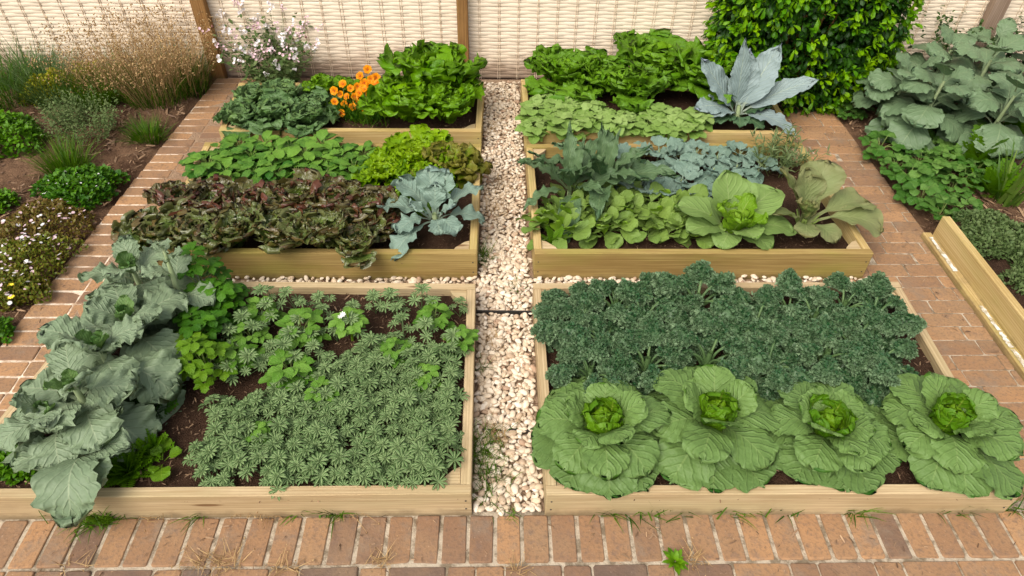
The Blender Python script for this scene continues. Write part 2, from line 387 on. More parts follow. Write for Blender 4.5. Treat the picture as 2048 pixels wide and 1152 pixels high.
# ------------------------------------------------------------------ ground and paths
FY = float(P(1000, 1025)[1])                       # front line of the beds
LE = (P(0, 690), P(430, 160)); RE = (P(1640, 187), P(2048, 720))
def xe(E, y): f = (y-E[0][1])/(E[1][1]-E[0][1]); return float(E[0][0]+f*(E[1][0]-E[0][0]))
def sheet(name, x0, x1, y0, y1, z, mat, nx=1, ny=1, amp=0., seed=1, kind='structure'):
    xs, ys = np.linspace(x0, x1, nx+1), np.linspace(y0, y1, ny+1)
    Y, X = np.meshgrid(ys, xs, indexing='ij')
    Z = z+(amp*vnoise(X, Y, seed, 1.1)+amp*.5*vnoise(X, Y, seed+5, 4.) if amp else np.zeros_like(X))
    mb = MB(); mb.add(np.stack([X, Y, Z], -1).reshape(-1, 3), gridfaces(ny, nx))
    return tag(link(name, mb.mesh(name, mat)), kind=kind)
sheet('ground', -60, 60, -50, 60, -.06, M['earth'])
def brick(mb, q, h=.05, ch=.005, z=0., var=.5):
    """q: four corners (x,y) counter-clockwise; chamfered top edge and worn corners"""
    q = np.asarray(q, float); c = q.mean(0)
    q = q+RN.normal(0, .0012, q.shape)
    def ring(d): 
        v = q-c; L = np.linalg.norm(v, axis=1)[:, None]; return c+v*(1-d*1.4/L)
    # octagonal outline: cut every corner a little
    def octo(r, k):
        o = []
        for i in range(4):
            p0, p1, p2 = r[i-1], r[i], r[(i+1) % 4]
            o += [p1+(p0-p1)/np.linalg.norm(p0-p1)*k, p1+(p2-p1)/np.linalg.norm(p2-p1)*k]
        return np.array(o)
    k = rn(.003, .008)
    tilt = RN.normal(0, .0016, 2); dz = rn(-.0025, .002)
    V = []
    for d, zz in ((0, -h), (0, -ch), (ch*.35, -ch*.3), (ch, 0.)):
        r = octo(ring(d), k); V.append(np.column_stack([r, z+zz+dz+(r-c)@tilt/.1]))
    V = np.concatenate(V); Fc = []
    for l in range(3):
        for i in range(8): Fc.append([l*8+i, l*8+(i+1) % 8, l*8+8+(i+1) % 8, l*8+8+i])
    mb.add(V, Fc, None, var); mb.F[-1] = mb.F[-1]
    mb.add(V[24:], [list(range(8))], None, var)
def bvar(): return float(np.clip(RN.normal(.5, .26), 0, 1)) if rn(0, 1) > .07 else rn(.05, .18)
g = .0078
# front soldier course and the courses below it
mb = MB()
y1, y0 = FY-.004, float(P(1000, 1129)[1])
mp = float(P(1100, 1080)[0]-P(1045, 1080)[0])
x = -2.6
while x < 3.2:
    wj = mp*rn(.95, 1.05)
    brick(mb, [(x+g, y0+g), (x+wj-g, y0+g), (x+wj-g, y1-g), (x+g, y1-g)], var=bvar()); x += wj
yy = y0
for rI in range(9):
    x = -2.7+rn(-.1, .1)
    while x < 3.3:
        wj = (.215 if rn(0, 1) < .55 else .108)*rn(.97, 1.03)
        brick(mb, [(x+.003, yy-.104), (x+wj-.004, yy-.104), (x+wj-.004, yy-.005), (x+.003, yy-.005)], var=bvar()*.8); x += wj
    yy -= .108
fp = tag(link('front_path', mb.mesh('front_path', M['brick'])), kind='structure')
sheet('front_path_mortar', -3, 3.6, .2, FY+.05, -.0065, M['mortar'], 120, 40, .0015)
# left path: a soldier column with pale joints and a second column
mb = MB(); y = FY+.03; pt = .0985
while y < 5.2:
    xl = xe(LE, y+pt/2); ph = pt*rn(.97, 1.03); wb = .205*rn(.98, 1.02)
    gg = .0062
    brick(mb, [(xl+rn(-.004, .004), y+gg), (xl+wb, y+gg), (xl+wb, y+ph-gg), (xl, y+ph-gg)], var=min(1, bvar()*.8+.28))
    w2 = .205
    brick(mb, [(xl+wb+.006, y+.004), (xl+wb+w2, y+.004), (xl+wb+w2, y+ph-.005), (xl+wb+.006, y+ph-.005)], var=min(1, bvar()*.8+.2))
    brick(mb, [(xl+wb+w2+.006, y+.004), (xl+wb+w2+.2, y+.004), (xl+wb+w2+.2, y+ph-.005), (xl+wb+w2+.006, y+ph-.005)], var=min(1, bvar()*.8+.2))
    y += ph
tag(link('left_path', mb.mesh('left_path', M['brick'])), kind='structure')
mb = MB()
ys = np.linspace(FY+.03, 5.22, 120)
V = []
for yq in ys:
    xl = xe(LE, yq); V += [(xl+.004, yq, -.0045), (xl+.1, yq, -.0045), (xl+.207, yq, -.0055), (xl+.44, yq, -.006), (xl+.62, yq, -.006)]
mb.add(V, gridfaces(119, 4)); tag(link('left_path_mortar', mb.mesh('left_path_mortar', M['mortar_white'])), kind='structure')
# right path: running bond
mb = MB(); y = FY+.03; i = 0; pt = .1
while y < 5.18:
    xr = xe(RE, y+pt/2); x = 1.86+((i*.083) % .235)-.235+rn(-.012, .012); ph = pt*rn(.97, 1.03)
    while x < xr-.03:
        wj = .235*rn(.96, 1.04) if rn(0, 1) < .9 else .12; x1 = min(x+wj, xr)
        if xr-x1 < .05: x1 = xr
        brick(mb, [(x+.0035, y+.0035), (x1-.0035, y+.0035), (x1-.0035, y+ph-.0035), (x+.0035, y+ph-.0035)], var=min(1, bvar()*.75+.3)); x = x1 if x1 < xr else x+1
    y += ph; i += 1
tag(link('right_path', mb.mesh('right_path', M['brick'])), kind='structure')
mb = MB(); V = []
for yq in ys:
    xr = xe(RE, yq); V += [(1.7, yq, -.005), (2.1, yq, -.005), (xr-.004, yq, -.005)]
mb.add(V, gridfaces(119, 2)); tag(link('right_path_mortar', mb.mesh('right_path_mortar', M['mortar'])), kind='structure')
# borders of earth beside the paths
for nm, E, sg in (('left_soil', LE, -1), ('right_soil', RE, 1)):
    mb = MB(); V = []; n1, n2 = 260, 150
    yy = np.linspace(FY-.5, 5.6, n1+1); uu = np.linspace(0, 1, n2+1)**1.3*3.
    for yq in yy:
        x0_ = xe(E, yq); X = x0_+sg*(uu+.004)
        Z = -.03+np.clip(uu*.5, 0, .05)+.016*vnoise(X, np.full_like(X, yq), 4, 1.2)*np.clip(uu*6, .1, 1)+.009*vnoise(X, np.full_like(X, yq), 9, 5.)+RN.normal(0, .004, len(X))*np.clip(uu*8, 0, 1)
        V.append(np.stack([X, np.full_like(X, yq), Z], -1))
    V = np.concatenate(V); Fc = gridfaces(n1, n2)
    mb.add(V, Fc if sg > 0 else Fc[:, ::-1]); tag(link(nm, mb.mesh(nm, M['earth'])), kind='structure')

# ------------------------------------------------------------------ raised beds
def board_mesh(q, z0, z1, mat, name='board', ch=.004):
    """q: four plan corners, counter-clockwise; q0->q1 is the long direction"""
    bm = bmesh.new(); vs = [bm.verts.new((*p, z0)) for p in q]+[bm.verts.new((*p, z1)) for p in q]
    for f in ((0, 1, 5, 4), (1, 2, 6, 5), (2, 3, 7, 6), (3, 0, 4, 7), (4, 5, 6, 7), (3, 2, 1, 0)): bm.faces.new([vs[i] for i in f])
    bmesh.ops.recalc_face_normals(bm, faces=bm.faces)
    bmesh.ops.bevel(bm, geom=list(bm.edges), offset=ch, segments=2, profile=.6, affect='EDGES')
    q = np.asarray(q, float); d = q[1]-q[0]; d /= np.linalg.norm(d); n = np.array([-d[1], d[0]])
    me = bpy.data.meshes.new(name); bm.to_mesh(me); bm.free()
    ul = me.uv_layers.new(name='UVMap'); sh = rn(0, 9)
    for lp in me.loops:
        c = np.array(me.vertices[lp.vertex_index].co); ul.data[lp.index].uv = (float(c[:2]@d)+sh, float(c[:2]@n)+float(c[2]))
    at = me.attributes.new('var', 'FLOAT', 'POINT')
    me.materials.append(mat); return me
BEDS = {}
_sb = MB(); _a = np.linspace(0, 2*PI, 10, endpoint=False)
_sb.add(np.concatenate([np.column_stack([np.cos(_a)*.0042, np.sin(_a)*.0042, np.zeros(10)]), np.column_stack([np.cos(_a)*.0036, np.sin(_a)*.0036, np.full(10, .0014)]), [(0, 0, .0009)]]), [[i, (i+1) % 10, 10+(i+1) % 10, 10+i] for i in range(10)])
_sb.add(np.concatenate([np.column_stack([np.cos(_a)*.0036, np.sin(_a)*.0036, np.full(10, .0014)]), [(0, 0, .0009)]]), [[i, (i+1) % 10, 10] for i in range(10)])
SCREW = _sb.mesh('screw', M['metal'])
def raised_bed(key, fl, fr, br, bl, h, mat, label, smat=None):
    smat = smat or mat; th = .042
    fl, fr, br, bl = [np.array(p[:2], float) for p in (fl, fr, br, bl)]
    BEDS[key] = (fl, fr, br, bl)
    t = thing('raised_bed', label, 'raised bed', ((fl+fr)[0]/2, (fl+fr)[1]/2, 0), group='wooden raised beds'); L0 = np.array([*(fl+fr)/2])
    fl, fr, br, bl = fl-L0, fr-L0, br-L0, bl-L0
    u = (fr-fl)/np.linalg.norm(fr-fl); l = (bl-fl)/np.linalg.norm(bl-fl); r = (br-fr)/np.linalg.norm(br-fr); b = (br-bl)/np.linalg.norm(br-bl)
    z0 = -.03
    link('board', board_mesh([fl, fr, fr+r*th, fl+l*th], z0, h, mat), t)
    link('board', board_mesh([bl-l*th, br-r*th, br, bl], z0, h, mat), t)
    link('board', board_mesh([fl+l*(th+.001), bl-l*(th+.001), bl-l*(th+.001)+b*th, fl+l*(th+.001)+u*th], z0, h-.002, smat), t)
    link('board', board_mesh([fr+r*(th+.001), br-r*(th+.001), br-r*(th+.001)-b*th, fr+r*(th+.001)-u*th], z0, h-.002, smat), t)
    k = .085
    for c, da, db in ((fl+(u+l)*th, u, l), (fr+(-u+r)*th, -u, r), (br+(-b-r)*th, -b, -r), (bl+(b-l)*th, b, -l)):
        c = c+(da+db)*.002
        q = [c, c+da*k, c+da*k*.86+db*k*.32, c+da*k*.32+db*k*.86, c+db*k]
        if da[0]*db[1]-da[1]*db[0] < 0: q = q[::-1]
        bm = bmesh.new(); v0 = [bm.verts.new((*p, 0.)) for p in q]; v1 = [bm.verts.new((*p, h-.012)) for p in q]
        bm.faces.new(v1); bm.faces.new(v0[::-1])
        for i in range(5): bm.faces.new([v0[i], v0[(i+1) % 5], v1[(i+1) % 5], v1[i]])
        me = bpy.data.meshes.new('corner_block'); bm.to_mesh(me); bm.free()
        ul = me.uv_layers.new(name='UVMap')
        for lp in me.loops: cc = me.vertices[lp.vertex_index].co; ul.data[lp.index].uv = (cc[0]+cc[2], cc[1])
        me.materials.append(M['pale_wood']); link('corner_block', me, t)
    sm_ = SCREW
    for base_, dirs in ((fl, u), (fr, -u)):
        for off_, zz in ((.022, h*.3), (.022, h*.68)):
            c = base_+dirs*off_; o = link('screw', sm_, t, (c[0], c[1]-.0008, zz), (PI/2, 0, math.atan2(u[1], u[0])))
    # soil
    n1 = 46; V = []
    for i in range(n1+1):
        for j in range(n1+1):
            f1, f2 = i/n1, j/n1; p = (fl*(1-f1)+bl*f1)*(1-f2)+(fr*(1-f1)+br*f1)*f2
            cc = p*(1-.06)+((fl+fr+br+bl)/4)*.06 if False else p
            V.append((cc[0], cc[1], SOIL-.012))
    V = np.array(V); V[:, 2] += .010*vnoise(V[:, 0]+fl[0]*3, V[:, 1], 3, 1.7)+.005*vnoise(V[:, 0], V[:, 1], 8, 7.)
    cen = V[:, :2].mean(0); V[:, :2] = cen+(V[:, :2]-cen)*np.array([1-.05/abs(fr[0]-fl[0]), 1-.05/abs(bl[1]-fl[1])])
    mb = MB(); mb.add(V, gridfaces(n1, n1)); link('soil', mb.mesh('soil', M['soil']), t)
    return t
def z2(p, z): return P(p[0], p[1], z)
h1, h2 = .152, .166; hm = .184
lf = P(942, 988, h1)
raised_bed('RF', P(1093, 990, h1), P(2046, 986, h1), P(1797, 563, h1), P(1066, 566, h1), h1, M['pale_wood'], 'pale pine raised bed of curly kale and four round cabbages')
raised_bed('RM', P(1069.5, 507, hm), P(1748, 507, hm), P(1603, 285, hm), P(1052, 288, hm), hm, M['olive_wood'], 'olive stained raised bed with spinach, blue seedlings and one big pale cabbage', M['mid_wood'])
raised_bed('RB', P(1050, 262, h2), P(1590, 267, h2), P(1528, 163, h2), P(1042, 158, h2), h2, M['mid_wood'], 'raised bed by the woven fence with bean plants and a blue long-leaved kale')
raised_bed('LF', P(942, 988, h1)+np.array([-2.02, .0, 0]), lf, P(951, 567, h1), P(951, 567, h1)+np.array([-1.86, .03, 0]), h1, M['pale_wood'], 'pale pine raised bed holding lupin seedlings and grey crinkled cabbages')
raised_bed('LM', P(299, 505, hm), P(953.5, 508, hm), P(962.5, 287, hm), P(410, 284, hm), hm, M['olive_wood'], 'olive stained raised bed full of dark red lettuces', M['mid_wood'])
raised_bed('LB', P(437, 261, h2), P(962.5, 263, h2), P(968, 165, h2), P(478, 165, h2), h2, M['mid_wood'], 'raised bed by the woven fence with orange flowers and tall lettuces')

# ------------------------------------------------------------------ gravel
def icos(sub):
    bm = bmesh.new(); bmesh.ops.create_icosphere(bm, subdivisions=sub, radius=1.)
    V = np.array([v.co[:] for v in bm.verts]); Fc = np.array([[v.index for v in f.verts] for f in bm.faces]); bm.free(); return V, Fc
GX0 = lambda y: float(np.interp(y, [FY, 2.6, 4.0, 5.2], [P(941, 1024)[0], P(951, 567, h1)[0], P(962, 287, h2)[0], P(968, 165, h2)[0]]))
GX1 = lambda y: float(np.interp(y, [FY, 2.6, 4.0, 5.2], [P(1087, 1024)[0], P(1066, 566, h1)[0], P(1052, 288, h2)[0], P(1042, 158, h2)[0]]))
PB = []
def peb_fill(x0f, x1f, y0, y1, sp, zb):
    y = y0
    while y < y1:
        x = x0f(y)+rn(0, sp)
        while x < x1f(y):
            PB.append((x+rn(-.4, .4)*sp, y+rn(-.4, .4)*sp, zb+rn(0, .012))); x += sp*rn(.85, 1.2)
        y += sp*.8
bk1 = float(BEDS['LF'][3][1]); 
for lay, zb in ((0, .002), (1, .012)):
    peb_fill(lambda y: GX0(y)+.012, lambda y: GX1(y)-.012, FY+.012, 5.2, .0275+.003*lay, zb)
    for a_, b_, key1, key2 in ((-2.15, 0, 'LF', 'LM'), (0, 2.06, 'RF', 'RM')):
        ya = min(BEDS[key1][2][1], BEDS[key1][3][1])+.012; yb = max(BEDS[key2][0][1], BEDS[key2][1][1])-.005
        peb_fill(lambda y, a_=a_: a_ if a_ < 0 else GX1(y)-.02, lambda y, b_=b_: b_ if b_ > 0 else GX0(y)+.02, ya, yb, .036, zb+.006*lay-.004)
PB = np.array(PB)
mb = MB()
for sub, sel in ((2, PB[:, 1] < 3.2), (1, PB[:, 1] >= 3.2)):
    V0, F0 = icos(sub); q = PB[sel]
    for var_i in range(6):
        qq = q[var_i::6]; n = len(qq)
        g0 = np.random.default_rng(50+var_i)
        d = 1+sum(.065*np.sin(V0@g0.normal(0, 1.6, 3)+g0.uniform(0, 6)) for _ in range(4))
        V1 = V0*d[:, None]*np.array([1, g0.uniform(.55, .72), g0.uniform(.34, .46)])
        dist = RN.gamma(12, .00152, n).clip(.009, .024)
        scatter(mb, (V1, F0, np.zeros((len(V1), 2))), qq, RN.uniform(0, 6.3, n), RN.normal(0, .3, n), RN.normal(0, .3, n), dist, np.clip(RN.normal(.48, .26, n), 0, 1))
tag(link('pebbles', mb.mesh('pebbles', M['pebble'])), 'pale pink and cream pebbles filling the path between the beds', 'pebbles', kind='stuff')
sheet('gravel_path', -2.2, 2.08, FY+.006, 5.28, -.002, M['gravel_base'], 20, 20)
for (yy_, lb) in ((627, 'thin dark edging strip across the pebble path at the back of the front beds'), (861, 'thin dark edging strip across the pebbles half way along the front beds')):
    A, B = P(953, yy_, .02), P(1063, yy_+1, .02)
    mm = board_mesh([A[:2], B[:2], B[:2]+[0, .009], A[:2]+[0, .009]], -.03, .037 if yy_ < 700 else .022, M['metal'], 'edging_strip', .0015)
    tag(link('edging_strip', mm), lb, 'edging', 'edging strips in the pebbles')

# ------------------------------------------------------------------ woven fence
WY = 5.36
def fence_panel(x0, x1, label):
    sp, pitch, A = .152, .0275, .0026
    t = thing('woven_fence_panel', label, 'fence panel', ((x0+x1)/2, WY, 0), group='woven fence panels'); xm = (x0+x1)/2
    mb = MB(); nx = int((x1-x0)/sp*8)
    xs = np.linspace(x0, x1, nx+1)
    for i in range(64):
        z = -.01+i*pitch+rn(-.001, .001)
        y = -A*np.cos(PI*xs/sp+PI*i)*rn(.9, 1.15); y = np.sign(y)*np.abs(y)**.75*A**.25
        zz = z+.0016*np.sin(xs*rn(2, 5)+rn(0, 6))
        hb = pitch*.53
        V = np.stack([np.stack([xs-xm, y+dy, zz+dz], -1) for dz, dy in ((-hb, .0012), (-hb*.75, -.0006), (0, -.0014), (hb*.75, -.0009), (hb, .0012))], 1).reshape(-1, 3)
        uv = np.stack([np.repeat(xs, 5)+i*3.7, np.tile([0, .25, .5, .75, 1.], nx+1)*.05+i*.31], -1)
        seg = np.floor(xs/(sp*2)+i*.5+.25); vv = np.random.default_rng(i+77).uniform(.1, .95, 400)[(seg.astype(int)+200) % 400]
        mb.add(V, gridfaces(nx, 4)[:, ::-1], uv, np.repeat(vv*.55+rn(0, .45), 5))
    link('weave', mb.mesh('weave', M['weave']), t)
    mb = MB(); k = math.ceil(x0/sp)
    while k*sp < x1:
        for dx in (-.009, .006):
            xx = k*sp+dx+rn(-.003, .003)
            tube(mb, [(xx-xm, -.002, -.03), (xx-xm+rn(-.004, .004), -.003, .6), (xx-xm+rn(-.005, .005), -.002, 1.72)], .0032, 5, rn(.2, .8))
        k += 1
    link('stakes', mb.mesh('stakes', M['stake']), t)
px_l, px_c, px_r = PY(424, 110, WY-.09)[0], PY(926, 60, WY-.06)[0], PY(1983, 40, WY-.06)[0]
fence_panel(-7.2, px_l, 'woven willow fence panel behind the tall dry grass')
fence_panel(px_l+.002, px_c, 'woven willow fence panel behind the white flowering bush')
fence_panel(px_c+.002, px_r, 'woven willow fence panel behind the endives and clipped hedge')
fence_panel(px_r+.002, 7.4, 'woven willow fence panel past the grey weathered post')
def post(x, wd, mat, label):
    m = board_mesh([(x-wd/2, WY-.095), (x+wd/2, WY-.095), (x+wd/2, WY-.022), (x-wd/2, WY-.022)], -.05, 1.85, mat, 'fence_post', .008)
    ul = m.uv_layers[0]
    for lp in m.loops: c = m.vertices[lp.vertex_index].co; ul.data[lp.index].uv = (c[2]+x, c[0]+c[1])
    tag(link('fence_post', m), label, 'fence post', 'wooden fence posts')
post(px_l, .105, M['post_wood'], 'brown wooden fence post between dry grass and white flowering bush')
post(px_c, .085, M['post_wood'], 'brown wooden fence post behind the big green lettuce by the pebbles')
post(px_r, .12, M['grey_post'], 'weathered grey fence post behind the big grey brassica leaves')

# ------------------------------------------------------------------ mulch and straw
def chips(name, regions, label, seed=0):
    mb = MB()
    T = (np.array([(-1, -.16, 0), (0, -.2, .08), (1, -.1, 0), (1, .12, .02), (0, .2, .1), (-1, .16, .03)], float), np.array([[0, 1, 4, 5], [1, 2, 3, 4]]), np.zeros((6, 2)))
    for (pts, n, smin, smax, zf, vmax) in regions:
        pts = np.asarray(pts, float)[:, :2]; lo_, hi_ = pts.min(0), pts.max(0); got = []
        while len(got) < n:
            p = RN.uniform(lo_, hi_); ins = False; j = len(pts)-1
            for i in range(len(pts)):
                if (pts[i][1] > p[1]) != (pts[j][1] > p[1]) and p[0] < (pts[j][0]-pts[i][0])*(p[1]-pts[i][1])/(pts[j][1]-pts[i][1])+pts[i][0]: ins = not ins
                j = i
            if ins: got.append((p[0], p[1], zf+rn(0, .008)))
        scatter(mb, T, got, RN.uniform(0, 6.3, n), RN.normal(0, .25, n), RN.normal(0, .5, n), RN.gamma(3, 1/3., n).clip(.4, 2.5)*RN.uniform(smin, smax, n), RN.beta(1.2, 2.0, n)*vmax)
    tag(link(name, mb.mesh(name, M['chip'], False)), label, 'mulch', kind='stuff')
def bedpoly(k): return [p for p in BEDS[k]]
chips('bark_mulch', [(bedpoly(k), n, .004, .009, SOIL-.005, .8) for k, n in (('RF', 2600), ('LF', 4200), ('RM', 2200), ('LM', 1600), ('LB', 900), ('RB', 700))], 'small bark chips and straw bits lying on the dark bed soil')
lpol = [P(-260, 700), P(-300, 160), P(420, 160), P(0, 690)]
rpol = [P(1645, 187), P(2300, 187), P(2500, 700), P(1870, 470)]
chips('path_litter', [([P(-200, 1030), P(2250, 1022), P(2300, 1150), P(-250, 1150)], 420, .003, .010, .003, 1.), ([P(935, 1020), P(1092, 1020), P(1045, 170), P(965, 170)], 260, .004, .010, .03, .8), ([P(0, 690), P(430, 160), P(480, 160), P(160, 690)], 260, .003, .009, .003, 1.), ([P(1600, 187), P(1640, 187), P(2048, 720), P(1920, 720)], 320, .003, .009, .003, 1.)], 'crumbs of soil, straw and dead leaf scattered on the paths')
chips('straw_mulch', [(lpol, 7000, .008, .024, .014, .8), (rpol, 7500, .008, .024, .016, 1.1)], 'brown bark and straw mulch on the earth of the borders')
#@@PLANTS
# ------------------------------------------------------------------ leaf materials
M['cabbage'] = mat_leaf('cabbage leaf', C_(.026, .084, .013), C_(.092, .178, .040), C_(.33, .43, .18), C_(.20, .30, .12), 6., .10, .45, .42, .04, .48, .16, bump=.9, ns=12., na=.6, wob=1.6)
M['cabbage_heart'] = mat_leaf('cabbage heart leaf', C_(.070, .170, .018), C_(.175, .295, .048), C_(.40, .50, .14), None, 6., .13, .45, .5, .05, .5, .25, bump=.9)
M['kale'] = mat_leaf('curly kale frill', C_(.024, .075, .030), C_(.205, .300, .185), C_(.16, .24, .11), C_(.08, .14, .07), 4., .2, .4, .15, .06, .42, .08, bump=.4, ns=25., na=.15, spec=.5)
M['lupin'] = mat_leaf('lupin leaflet', C_(.080, .150, .055), C_(.165, .250, .115), C_(.42, .50, .30), None, 3., .1, .4, .85, .22, .62, .15, bump=.2, spec=.25)
M['collard'] = mat_leaf('grey cabbage leaf', C_(.085, .145, .080), C_(.185, .255, .170), C_(.40, .47, .34), C_(.22, .29, .20), 6., .12, .5, .8, .04, .5, .16, bump=.8, ns=8., spec=.45)
M['collard_young'] = mat_leaf('young grey leaf', C_(.065, .145, .045), C_(.13, .225, .08), C_(.28, .36, .16), None, 6., .12, .5, .5, .04, .5, .2, bump=.6)
M['celery'] = mat_leaf('celery leaf', C_(.030, .095, .014), C_(.085, .200, .032), C_(.16, .28, .07), None, 4., .12, .4, .35, .05, .5, .25, bump=.4)
M['potato'] = mat_leaf('bright seedling leaf', C_(.090, .200, .040), C_(.170, .300, .080), C_(.28, .40, .16), None, 4., .12, .4, .4, .05, .55, .22, bump=.4)
M['lime_leaf'] = mat_leaf('yellow green leaf', C_(.085, .185, .022), C_(.155, .270, .050), C_(.28, .4, .09), None, 4., .12, .4, .4, .05, .5, .3, bump=.4)
M['bluekale'] = mat_leaf('blue kale leaf', C_(.245, .295, .450), C_(.400, .460, .660), C_(.66, .72, .70), C_(.12, .20, .11), 9., .13, .35, .75, .035, .5, .10, bump=.8, ns=8., spec=.4)
M['bluekale_low'] = mat_leaf('green kale leaf', C_(.040, .095, .045), C_(.10, .17, .10), C_(.25, .34, .18), None, 9., .13, .35, .5, .035, .5, .15, bump=.7)
M['cauli'] = mat_leaf('cauliflower leaf', C_(.125, .20, .195), C_(.235, .325, .315), C_(.50, .58, .50), C_(.20, .29, .25), 7., .12, .4, .65, .04, .5, .12, bump=.8, ns=9., spec=.4)
M['broccoli'] = mat_leaf('blue seedling leaf', C_(.095, .175, .165), C_(.215, .305, .310), C_(.42, .50, .45), C_(.15, .23, .18), 5., .12, .45, .55, .05, .5, .12, bump=.6, ns=12., spec=.4)
M['longkale'] = mat_leaf('dark long leaf', C_(.030, .080, .034), C_(.095, .170, .085), C_(.30, .39, .20), C_(.12, .19, .10), 9., .12, .4, .6, .035, .48, .14, bump=.8, ns=9., spec=.45)
M['spinach'] = mat_leaf('spinach leaf', C_(.080, .175, .026), C_(.215, .335, .070), C_(.24, .34, .12), C_(.20, .28, .10), 5., .1, .4, .4, .05, .5, .22, bump=.5)
M['white_cabbage'] = mat_leaf('pale cabbage leaf', C_(.120, .230, .060), C_(.200, .320, .105), C_(.42, .50, .26), C_(.24, .33, .14), 6., .1, .45, .55, .035, .5, .22, bump=.6, ns=7.)
M['pale_heart'] = mat_leaf('pale cabbage heart', C_(.13, .25, .03), C_(.24, .38, .08), C_(.42, .5, .2), None, 6., .12, .45, .5, .04, .5, .28, bump=.7)
M['bronze'] = mat_leaf('bronze cabbage leaf', C_(.105, .160, .050), C_(.185, .240, .095), C_(.38, .42, .22), C_(.22, .25, .13), 6., .1, .45, .5, .035, .55, .2, edge=C_(.20, .15, .085), eamt=.55, e_in=.5, bump=.6, ns=7.)
M['greens'] = mat_leaf('mixed green leaf', C_(.045, .130, .030), C_(.175, .315, .080), C_(.19, .32, .10), None, 4., .12, .4, .35, .05, .45, .25, bump=.5, na=.7)
M['oakleaf'] = mat_leaf('frilly lettuce leaf', C_(.120, .245, .012), C_(.270, .410, .036), C_(.30, .42, .10), None, 5., .12, .4, .3, .05, .4, .32, bump=.6, na=.5)
M['oakleaf_bronze'] = mat_leaf('bronze tipped lettuce leaf', C_(.13, .20, .03), C_(.22, .31, .06), C_(.3, .4, .1), None, 5., .12, .4, .3, .05, .4, .3, edge=C_(.20, .13, .06), eamt=.6, e_in=.4, bump=.6)
M['red'] = mat_leaf('red lettuce leaf', C_(.055, .130, .012), C_(.180, .300, .045), C_(.20, .24, .09), C_(.11, .14, .05), 6., .14, .45, .35, .05, .30, .22, edge=C_(.115, .032, .034), eamt=.92, e_in=.4, bump=1., ns=11., na=.6, spec=.8)
M['red_green'] = mat_leaf('bronze green lettuce leaf', C_(.060, .125, .015), C_(.215, .310, .085), C_(.24, .30, .13), C_(.12, .17, .06), 7., .2, .45, .45, .05, .30, .22, edge=C_(.115, .045, .038), eamt=.75, e_in=.5, bump=1., ns=11., na=.6, spec=.8)
M['lettuce'] = mat_leaf('green lettuce leaf', C_(.095, .225, .018), C_(.225, .400, .055), C_(.24, .38, .08), C_(.15, .27, .05), 6., .13, .45, .4, .05, .4, .3, bump=.9, ns=10.)
M['endive'] = mat_leaf('endive leaf', C_(.065, .165, .018), C_(.180, .330, .055), C_(.22, .36, .09), C_(.13, .24, .05), 6., .13, .45, .4, .05, .42, .26, bump=.9, ns=10.)
M['savoy'] = mat_leaf('dark savoy leaf', C_(.045, .110, .030), C_(.150, .245, .090), C_(.2, .29, .14), C_(.1, .18, .08), 6., .14, .45, .4, .05, .45, .16, bump=1., ns=11., spec=.4)
M['bean'] = mat_leaf('bean leaf', C_(.165, .275, .075), C_(.285, .405, .150), C_(.30, .43, .16), None, 5., .1, .45, .45, .04, .55, .24, bump=.4, na=.3)
M['aspar'] = mat_leaf('silvery sprig leaf', C_(.075, .120, .045), C_(.165, .215, .105), None, None, rough=.6, bump=.1)
M['mat_green'] = mat_leaf('small mat leaf', C_(.035, .105, .010), C_(.120, .250, .030), None, None, rough=.5, bump=.1, na=.6)
M['thyme'] = mat_leaf('thyme leaf', C_(.050, .090, .030), C_(.135, .190, .080), None, None, rough=.6, bump=.1, na=.6)
M['grass'] = mat_leaf('grass blade', C_(.030, .080, .010), C_(.110, .200, .030), None, None, rough=.5, bump=.1, na=.5)
M['blue_grass'] = mat_leaf('blue grass blade', C_(.050, .105, .035), C_(.140, .205, .090), None, None, rough=.5, bump=.1, na=.5)
M['spurge'] = mat_leaf('yellow green bract', C_(.14, .17, .015), C_(.34, .33, .03), None, None, rough=.5, bump=.1)
M['catmint'] = mat_leaf('catmint leaf', C_(.060, .105, .035), C_(.145, .195, .085), None, None, rough=.65, bump=.1)
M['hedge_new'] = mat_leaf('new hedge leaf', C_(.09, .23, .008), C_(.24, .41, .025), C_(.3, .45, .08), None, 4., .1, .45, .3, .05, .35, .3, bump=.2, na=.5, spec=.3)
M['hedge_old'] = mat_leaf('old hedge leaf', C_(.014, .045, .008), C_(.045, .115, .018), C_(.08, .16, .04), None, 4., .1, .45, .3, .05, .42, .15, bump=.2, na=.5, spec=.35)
M['strawb'] = mat_leaf('strawberry leaf', C_(.055, .135, .030), C_(.150, .255, .085), C_(.2, .3, .14), None, 5., .14, .45, .4, .05, .45, .18, bump=.6, na=.5)
M['bigbrass'] = mat_leaf('grey green brassica leaf', C_(.058, .122, .066), C_(.140, .222, .132), C_(.33, .40, .26), C_(.16, .23, .14), 5., .1, .5, .6, .03, .5, .15, bump=.7, ns=7., spec=.45)
M['iris'] = mat_leaf('sword leaf', C_(.075, .145, .035), C_(.19, .27, .085), None, None, rough=.5, bump=.1)
M['umbel'] = mat_leaf('feathery leaf', C_(.06, .145, .014), C_(.145, .27, .04), None, None, rough=.5, bump=.1)
M['dark_spray'] = mat_leaf('dark spray leaf', C_(.022, .05, .014), C_(.07, .115, .035), None, None, rough=.5, bump=.1)
M['daisy_leaf'] = mat_leaf('daisy mat leaf', C_(.050, .10, .014), C_(.140, .22, .045), None, None, edge=C_(.22, .085, .04), eamt=.55, e_in=.3, rough=.5, bump=.1, na=.8)
M['daisy_red'] = mat_leaf('reddish daisy mat leaf', C_(.07, .085, .02), C_(.16, .19, .05), None, None, edge=C_(.22, .085, .05), eamt=.55, e_in=.2, rough=.5, bump=.1, na=.8)
